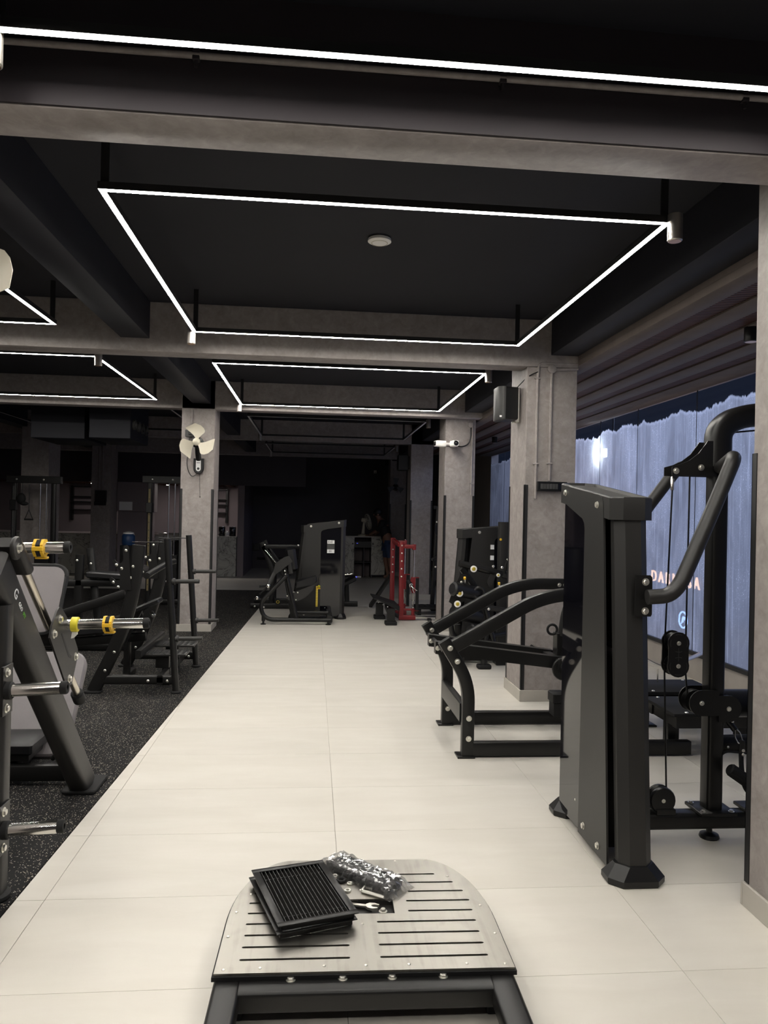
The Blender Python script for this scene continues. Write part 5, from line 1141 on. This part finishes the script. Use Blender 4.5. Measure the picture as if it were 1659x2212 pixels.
# counters
ct = thing('reception_counter', 'pale veined marble reception counter with a bright steel edge', 'counter', (-4, 18.95, 0))
ob('front_panel', MB().box((-7.6, 18.95, .02), (-2.42, 19.02, .99), .004), 'marble', ct)
ob('top', MB().box((-7.6, 18.88, .99), (-2.42, 19.5, 1.03), .006), 'marble', ct)
ob('edge_strip', MB().box((-7.6, 18.86, 1.0), (-2.42, 18.882, 1.05), .004), 'chrome', ct)
ob('plinth', MB().box((-7.6, 19.0, 0), (-2.42, 19.4, .03), 0), 'trimblack', ct)
c2 = thing('marble_pedestal', 'square marble counter end beside the doorway', 'counter', (-2.05, 19.1, 0))
ob('body', MB().box((-2.40, 18.9, 0), (-1.87, 19.45, .96), .004), 'marble', c2); ob('top', MB().box((-2.41, 18.88, .96), (-1.865, 19.47, .99), .004), 'marble', c2)
for (x, l) in ((-2.24, 'dark glass jar on the marble counter end, left of two'), (-1.98, 'dark glass jar on the marble counter end, right of two')):
    t = thing('glass_jar', l, 'jar', (x, 19.05, .99)); ob('body', MB().lathe([(.075, 0), (.08, .01), (.085, .22), (.08, .23)], (x, 19.05, .99)), 'acrylic', t); ob('lid', MB().lathe([(.086, 0), (.086, .012), (.07, .016)], (x, 19.05, 1.215)), 'chrome', t)
t = thing('wrapped_bundle', 'crumpled clear wrapper between the two jars', 'wrapper', (-2.11, 19.05, .99)); rr2 = random.Random(5)
m = MB().sphere((-2.11, 19.0, 1.06), .055, 12, 9); m.v = [p + V((rr2.uniform(-.012, .012), rr2.uniform(-.012, .012), rr2.uniform(-.012, .012))) for p in m.v]; m.v = [V((p.x, p.y, max(p.z, .991))) for p in m.v]
ob('film', m, 'white', t, flat=True)
# shelf frames on the wall behind reception
def wall_frame(x0, x1, label):
    t = thing('wall_shelf_frame', label, 'shelf', ((x0 + x1) / 2, 20.55, 1.6))
    for x in (x0, x1): ob('upright', MB().box((x - .03, 20.5, 1.3), (x + .03, 20.6, 2.2), .003), 'black', t)
    for z in (1.55, 1.76, 1.90, 2.16): ob('shelf', MB().box((x0, 20.42, z), (x1, 20.6, z + .025), .003), 'black', t)
wall_frame(-6.3, -5.35, 'black metal wall shelves behind the counter, far left'); wall_frame(-3.0, -2.30, 'black metal wall shelves above the marble counter end')
for (x, y, l) in ((-3.62, 19.3, 'tiny lit downlight over the counter, left of three'), (-2.76, 19.4, 'tiny lit downlight over the counter, middle of three'), (-2.48, 19.5, 'tiny lit downlight over the counter, right of three'), (-5.45, 19.3, 'extra downlight added to brighten the counter behind the broad dark column')):  # last entry is an extra lamp, added to brighten the left of the reception
    t = thing('counter_downlight', l, 'spotlight', (x, y, 2.25)); ob('ring', MB().lathe([(.05, 0), (.05, .02), (.035, .02), (.03, .004)], (x, y, 2.23)), 'plastic', t); ob('lens', MB().lathe([(.033, 0), (.033, .006)], (x, y, 2.228)), 'downlight', t)
# cupboard on wall, white plate
t = thing('wall_cabinet', 'pale wall cabinet beside the dark meter column', 'cabinet', (-4.2, 18.4, 1.9))
ob('body', MB().box((-4.61, 18.35, 1.55), (-3.75, 18.7, 2.25), .004), 'palewall', t); ob('door', MB().box((-4.60, 18.335, 1.56), (-3.76, 18.352, 2.24), .003), 'palewall', t); ob('notice', MB().box((-4.55, 18.325, 1.58), (-4.25, 18.336, 1.78), 0), 'sticker', t)
ob('support', MB().box((-4.61, 18.45, 0), (-3.80, 18.7, 1.55), .004), 'palewall', t)
t = thing('meter_box', 'black meter box with brush edge on the far-left column', 'meter', (-4.5, 17.78, 1.85))
ob('box', MB().box((-4.95, 17.74, 1.76), (-4.70, 17.80, 2.02), .006), 'plastic', t); ob('brush', MB().box((-4.96, 17.73, 1.68), (-4.71, 17.79, 1.76), .004), 'rubber', t)
for dx in (-.88, -.80): ob('conduit', MB().cyl((-4.0 + dx, 17.79, 2.02), (-4.0 + dx, 17.79, 3.33), .012, 8), 'concrete', t)
t = thing('water_bottle', 'blue water jug with white top on a black stand', 'water jug', (-3.6, 15.2, 0))
ob('stand', MB().box((-3.72, 15.1, 0), (-3.46, 15.36, .90), .01), 'plastic', t); ob('jug', MB().lathe([(.11, 0), (.125, .03), (.125, .18), (.10, .22)], (-3.59, 15.23, .90)), 'blue', t); ob('cap', MB().lathe([(.105, 0), (.10, .03), (.03, .05)], (-3.59, 15.23, 1.12)), 'white', t)
t = thing('waste_bin', 'tall black waste bin beside the fan column', 'bin', (-2.3, 14.6, RB))
ob('body', MB().lathe([(.19, 0), (.21, .02), (.23, 1.0), (.225, 1.02)], (-2.35, 14.3, RB), n=24), 'plastic', t); ob('rim', MB().torus((-2.35, 14.3, 1.03), (0, 0, 1), .225, .015), 'chrome', t)
# desk
dk = thing('desk', 'marble-fronted desk with open middle at the dark far end', 'desk', (1.25, 19.3, 0))
ob('top', MB().box((.66, 19.0, 1.02), (1.80, 19.7, 1.055), .004), 'sill', dk)
for (x0, x1) in ((.70, 1.05), (1.48, 1.83)):
    ob('front_panel', MB().box((x0, 19.02, .08), (x1, 19.06, 1.02), .003), 'marble', dk); ob('knob', MB().sphere(((x1 - .04) if x0 < 1 else (x0 + .04), 19.0, .86), .018), 'ink', dk)
    ob('side', MB().box((x0, 19.06, 0), (x0 + .03, 19.65, 1.02), .003), 'darkwall', dk)
ob('back', MB().box((.73, 19.62, 0), (1.80, 19.65, 1.02), .003), 'palewall', dk)
ob('shelf', MB().box((1.05, 19.1, .38), (1.48, 19.6, .40), .002), 'plastic', dk); ob('divider', MB().box((1.29, 19.1, 0), (1.31, 19.6, .78), .002), 'darkwall', dk)
ob('recorder_bay', MB().box((1.05, 19.08, .76), (1.48, 19.6, .92), .004), 'plastic', dk)
for x in (1.11, 1.13): ob('indicator', MB().box((x, 19.074, .862), (x + .012, 19.081, .872), 0), 'blueled', dk)
t = thing('router', 'small white router with a blue light inside the desk', 'router', (1.14, 19.2, .14)); ob('body', MB().box((1.06, 19.12, .0), (1.24, 19.25, .035), .004), 'white', t); ob('indicator', MB().box((1.11, 19.115, .01), (1.135, 19.121, .022), 0), 'blueled', t)
t = thing('desk_fan', 'white pedestal fan standing on the dark desk', 'fan', (1.30, 19.3, 1.055))
ob('base', MB().lathe([(.13, 0), (.13, .02), (.05, .05)], (1.28, 19.3, 1.055)), 'cream', t); ob('stem', MB().cyl((1.28, 19.3, 1.09), (1.30, 19.3, 1.42), .045, 14, .025), 'cream', t)
ob('motor', MB().cyl((1.24, 19.3, 1.46), (1.36, 19.26, 1.44), .055, 16, b=.015), 'cream', t)
fc = V((1.42, 19.24, 1.42)); fa = V((.9, -.35, .22)).normalized(); cage = MB()
for r in (.06, .11, .16, .20): cage.torus(fc + fa * (.045 * (1 - r / .2)), fa, r, .004, 24, 6)
cage.torus(fc - fa * .03, fa, .20, .006, 24, 6); q = V((0, 0, 1)).rotation_difference(fa).to_matrix()
for i in range(18):
    a = 2 * PI * i / 18; cage.cyl(fc + fa * .05 + q @ V((.02 * math.cos(a), .02 * math.sin(a), 0)), fc + q @ V((.2 * math.cos(a), .2 * math.sin(a), 0)), .0025, 5)
ob('cage', cage, 'cream', t)
for i in range(3):
    a = 2 * PI * i / 3; m = MB().boxc((0, .09, 0), (.09, .15, .004), 0, Matrix.Rotation(.35, 3, 'Y')).xf(Matrix.Rotation(a, 4, 'Z')); m.xf(Matrix.Translation(fc - fa * .01) @ q.to_4x4()); ob('blade', m, 'cream', t)
# ceiling-near fan, sensor and projector-like unit on the far wall
t = thing('motion_sensor', 'tiny white motion sensor high on the far dark wall', 'sensor', (1.5, 21.8, 2.85)); ob('body', MB().box((1.72, 21.74, 2.79), (1.80, 21.8, 2.88), .008), 'white', t); ob('lens', MB().sphere((1.76, 21.74, 2.82), .02), 'cream', t)
t = thing('far_wall_fan', 'dark wall fan on the far column', 'fan', (2.12, 19.75, 2.35))
for a in (90, 210, 330):
    a = math.radians(a); ob('blade', MB().prism([(2.12 + .05 * math.cos(a - .5), 2.35 + .05 * math.sin(a - .5)), (2.12 + .22 * math.cos(a - .4), 2.35 + .22 * math.sin(a - .4)), (2.12 + .23 * math.cos(a + .3), 2.35 + .23 * math.sin(a + .3)), (2.12 + .05 * math.cos(a + .5), 2.35 + .05 * math.sin(a + .5))], 'y', 19.55, 19.555), 'greyplastic', t)
ob('motor', MB().cyl((2.12, 19.56, 2.35), (2.15, 19.8, 2.30), .07, 16, b=.02), 'plastic', t)
t = thing('far_loudspeaker', 'dark loudspeaker beside the dim column behind the red machine', 'speaker', (1.72, 14.5, 2.6))
ob('cabinet', MB().box((1.60, 14.4, 2.46), (1.80, 14.62, 2.76), .02), 'plastic', t); ob('bracket', MB().box((1.80, 14.48, 2.5), (1.836, 14.54, 2.74), .003), 'greyplastic', t)
t = thing('wall_bar', 'black ballet bar low on the far wall', 'bar', (-.9, 21.6, .3)); ob('rail', MB().cyl((-1.55, 21.65, .30), (.2, 21.65, .30), .025, 12), 'black', t)
for x in (-1.5, .1): ob('bracket', MB().cyl((x, 21.65, .30), (x, 21.8, .30), .015, 8), 'black', t)
t = thing('wall_socket', 'black socket box low on the far wall', 'socket', (-1.55, 21.78, .6)); ob('box', MB().box((-1.66, 21.72, .52), (-1.50, 21.8, .70), .006), 'plastic', t)

# ------------------------------------------------------------------ person at the desk
P_ = thing('person', 'person in a black shirt and blue denim shorts leaning on the desk end', 'person', (1.85, 18.72, 0))
def skinned(name, pts, edges, rad, mat, parent, root=0, sub=2):
    me = bpy.data.meshes.new(name); c = V(pts[root]); me.from_pydata([V(p) - c for p in pts], edges, []); me.update()
    o = bpy.data.objects.new(name, me); COL.objects.link(o); o.parent = parent; o.location = c - wpos(parent)
    mo = o.modifiers.new('skin', 'SKIN'); mo.use_smooth_shade = True
    for i, r in enumerate(rad): sv = me.skin_vertices[0].data[i]; sv.radius = (r, r) if not isinstance(r, tuple) else r; sv.use_root = (i == root)
    sm = o.modifiers.new('sub', 'SUBSURF'); sm.levels = sub; sm.render_levels = sub; me.materials.append(MT[mat]); return o
px, py = 1.85, 18.70
body = [(px, py, .92), (px - .03, py + .02, 1.12), (px - .10, py + .04, 1.30), (px - .17, py + .05, 1.43), (px - .21, py + .05, 1.50), (px - .25, py + .04, 1.58), (px - .26, py + .03, 1.68),
        (px - .12, py + .20, 1.38), (px - .20, py + .29, 1.18), (px - .30, py + .36, 1.09), (px - .12, py - .14, 1.38), (px - .28, py + .02, 1.20), (px - .42, py + .35, 1.09),
        (px + .02, py + .10, .86), (px - .03, py + .12, .48), (px + .05, py + .13, .10), (px - .07, py + .10, .04), (px + .03, py - .10, .86), (px + .06, py - .12, .48), (px + .12, py - .13, .10), (px + .0, py - .17, .04)]
eds = [(0, 1), (1, 2), (2, 3), (3, 4), (4, 5), (5, 6), (3, 7), (7, 8), (8, 9), (3, 10), (10, 11), (11, 12), (0, 13), (13, 14), (14, 15), (15, 16), (0, 17), (17, 18), (18, 19), (19, 20)]
rads = [.14, .13, .145, .10, .052, .085, .08, .065, .045, .032, .065, .045, .032, .095, .062, .042, .04, .095, .062, .042, .04]
skinned('body', body, eds, rads, 'skin', P_)
skinned('shirt', [body[0], body[1], body[2], body[3], body[7], body[8], body[10], body[11]], [(0, 1), (1, 2), (2, 3), (3, 4), (4, 5), (3, 6), (6, 7)], [.15, .145, .16, .115, .078, .062, .078, .062], 'shirt', P_)
skinned('shorts', [body[0], body[13], (px - .03, py + .12, .50), body[17], (px + .06, py - .12, .50)], [(0, 1), (1, 2), (0, 3), (3, 4)], [.155, .112, .088, .112, .088], 'denim', P_)
ob('hair', MB().sphere((px - .245, py + .03, 1.66), .108, 16, 10, (1.05, .95, 1.0)), 'hair', P_)
ob('nose', MB().sphere((px - .345, py + .03, 1.60), .018, 8, 6), 'skin', P_)
for s in (-1, 1): ob('eye', MB().sphere((px - .328, py + .03 + s * .032, 1.635), .011, 8, 6), 'sticker', P_); ob('ear', MB().sphere((px - .25, py + .035 + s * .088, 1.61), .026, 8, 6, (1, .5, 1.3)), 'skin', P_)
ob('mouth', MB().boxc((px - .333, py + .03, 1.562), (.01, .045, .008), .003), 'red', P_)
for hand in ((px - .30, py + .38, 1.078), (px - .42, py + .37, 1.078)):
    for i in range(4):
        dy = -.033 + i * .022; l = (.065, .08, .085, .07)[i]; b = V(hand)
        ob('finger', MB().sweep([b + V((-.02, dy, .0)), b + V((-.02 - l * .55, dy, .004)), b + V((-.02 - l, dy, -.012))], circ(.0095, 8), scale=[1, .95, .7]), 'skin', P_)
    ob('thumb', MB().sweep([b + V((.0, .04, 0)), b + V((-.03, .055, 0)), b + V((-.055, .052, -.006))], circ(.011, 8), scale=[1, .95, .7]), 'skin', P_)

# ------------------------------------------------------------------ street signs seen through the painted glass
sg = thing('street_sign', 'warm glowing shop sign across the street seen through the whitewashed glass', 'sign', (5.5, 11.0, .6))
text('letters', 'DARNESA', .255, 'signglow', (5.5, 11.08, .70), (0, -1, 0), (0, 0, 1), sg, .01, 0.0, 1.55)
ob('backing', MB().box((5.53, 10.0, .40), (5.58, 12.2, 1.0), .01), 'trimblack', sg)
ob('post', MB().box((5.53, 10.3, -.05), (5.58, 10.36, .42), 0).box((5.53, 11.9, -.05), (5.58, 11.96, .42), 0), 'trimblack', sg)
rg = thing('round_sign', 'round blue neon sign with a curly monogram outside the glass', 'sign', (5.3, 10.4, .15))
ob('ring', MB().torus((5.3, 10.38, .19), (1, 0, 0), .115, .012, 32, 8), 'signblue', rg)
text('monogram', 'JP', .13, 'signblue', (5.3, 10.38, .19), (0, -1, 0), (0, 0, 1), rg, .006, .3)
ob('bracket', MB().box((5.33, 10.36, -.05), (5.36, 10.40, .30), 0), 'trimblack', rg)
fl = thing('flood_lamp', 'bright flood lamp glaring just outside the whitewashed glass', 'lamp', (4.2, 9.97, 2.5))
ob('housing', MB().box((3.996, 10.02, 2.44), (4.06, 10.18, 2.60), .01), 'plastic', fl); ob('arm', MB().sweep([(4.05, 10.10, 3.12), (4.10, 10.10, 3.12), (4.10, 10.10, 2.56), (4.04, 10.10, 2.54)], circ(.012, 8), up=(0, 1, 0)), 'plastic', fl)
MT['floodlens'] = M('flood_lens', (.9, .9, .9), .4, emit=(.75, .86, 1.0), es=85)
ob('lens', MB().box((3.985, 10.04, 2.46), (3.997, 10.16, 2.58), 0), 'floodlens', fl, flat=True)

# ------------------------------------------------------------------ groups of look-alikes
GROUPS = {'led_light_frame': 'square LED frames hung from the ceiling', 'downlight': 'black downlights in the window bay', 'conduit_pipe': 'painted conduit pipes',
          'washer': 'loose washers on the steel platform', 'counter_downlight': 'tiny downlights over the counter', 'glass_jar': 'dark jars on the counter end', 'cable_rig': 'cable rigs in the gloom',
          'wall_shelf_frame': 'black wall shelves behind reception', 'wall_fan': 'wall fans on the columns', 'air_duct_unit': 'hanging duct units', 'security_camera': 'white security cameras on the column'}
for o in list(scene.objects):
    k = o.name.split('.')[0]
    if k in GROUPS and o.parent is None and 'category' in o and 'group' not in o: o['group'] = GROUPS[k]
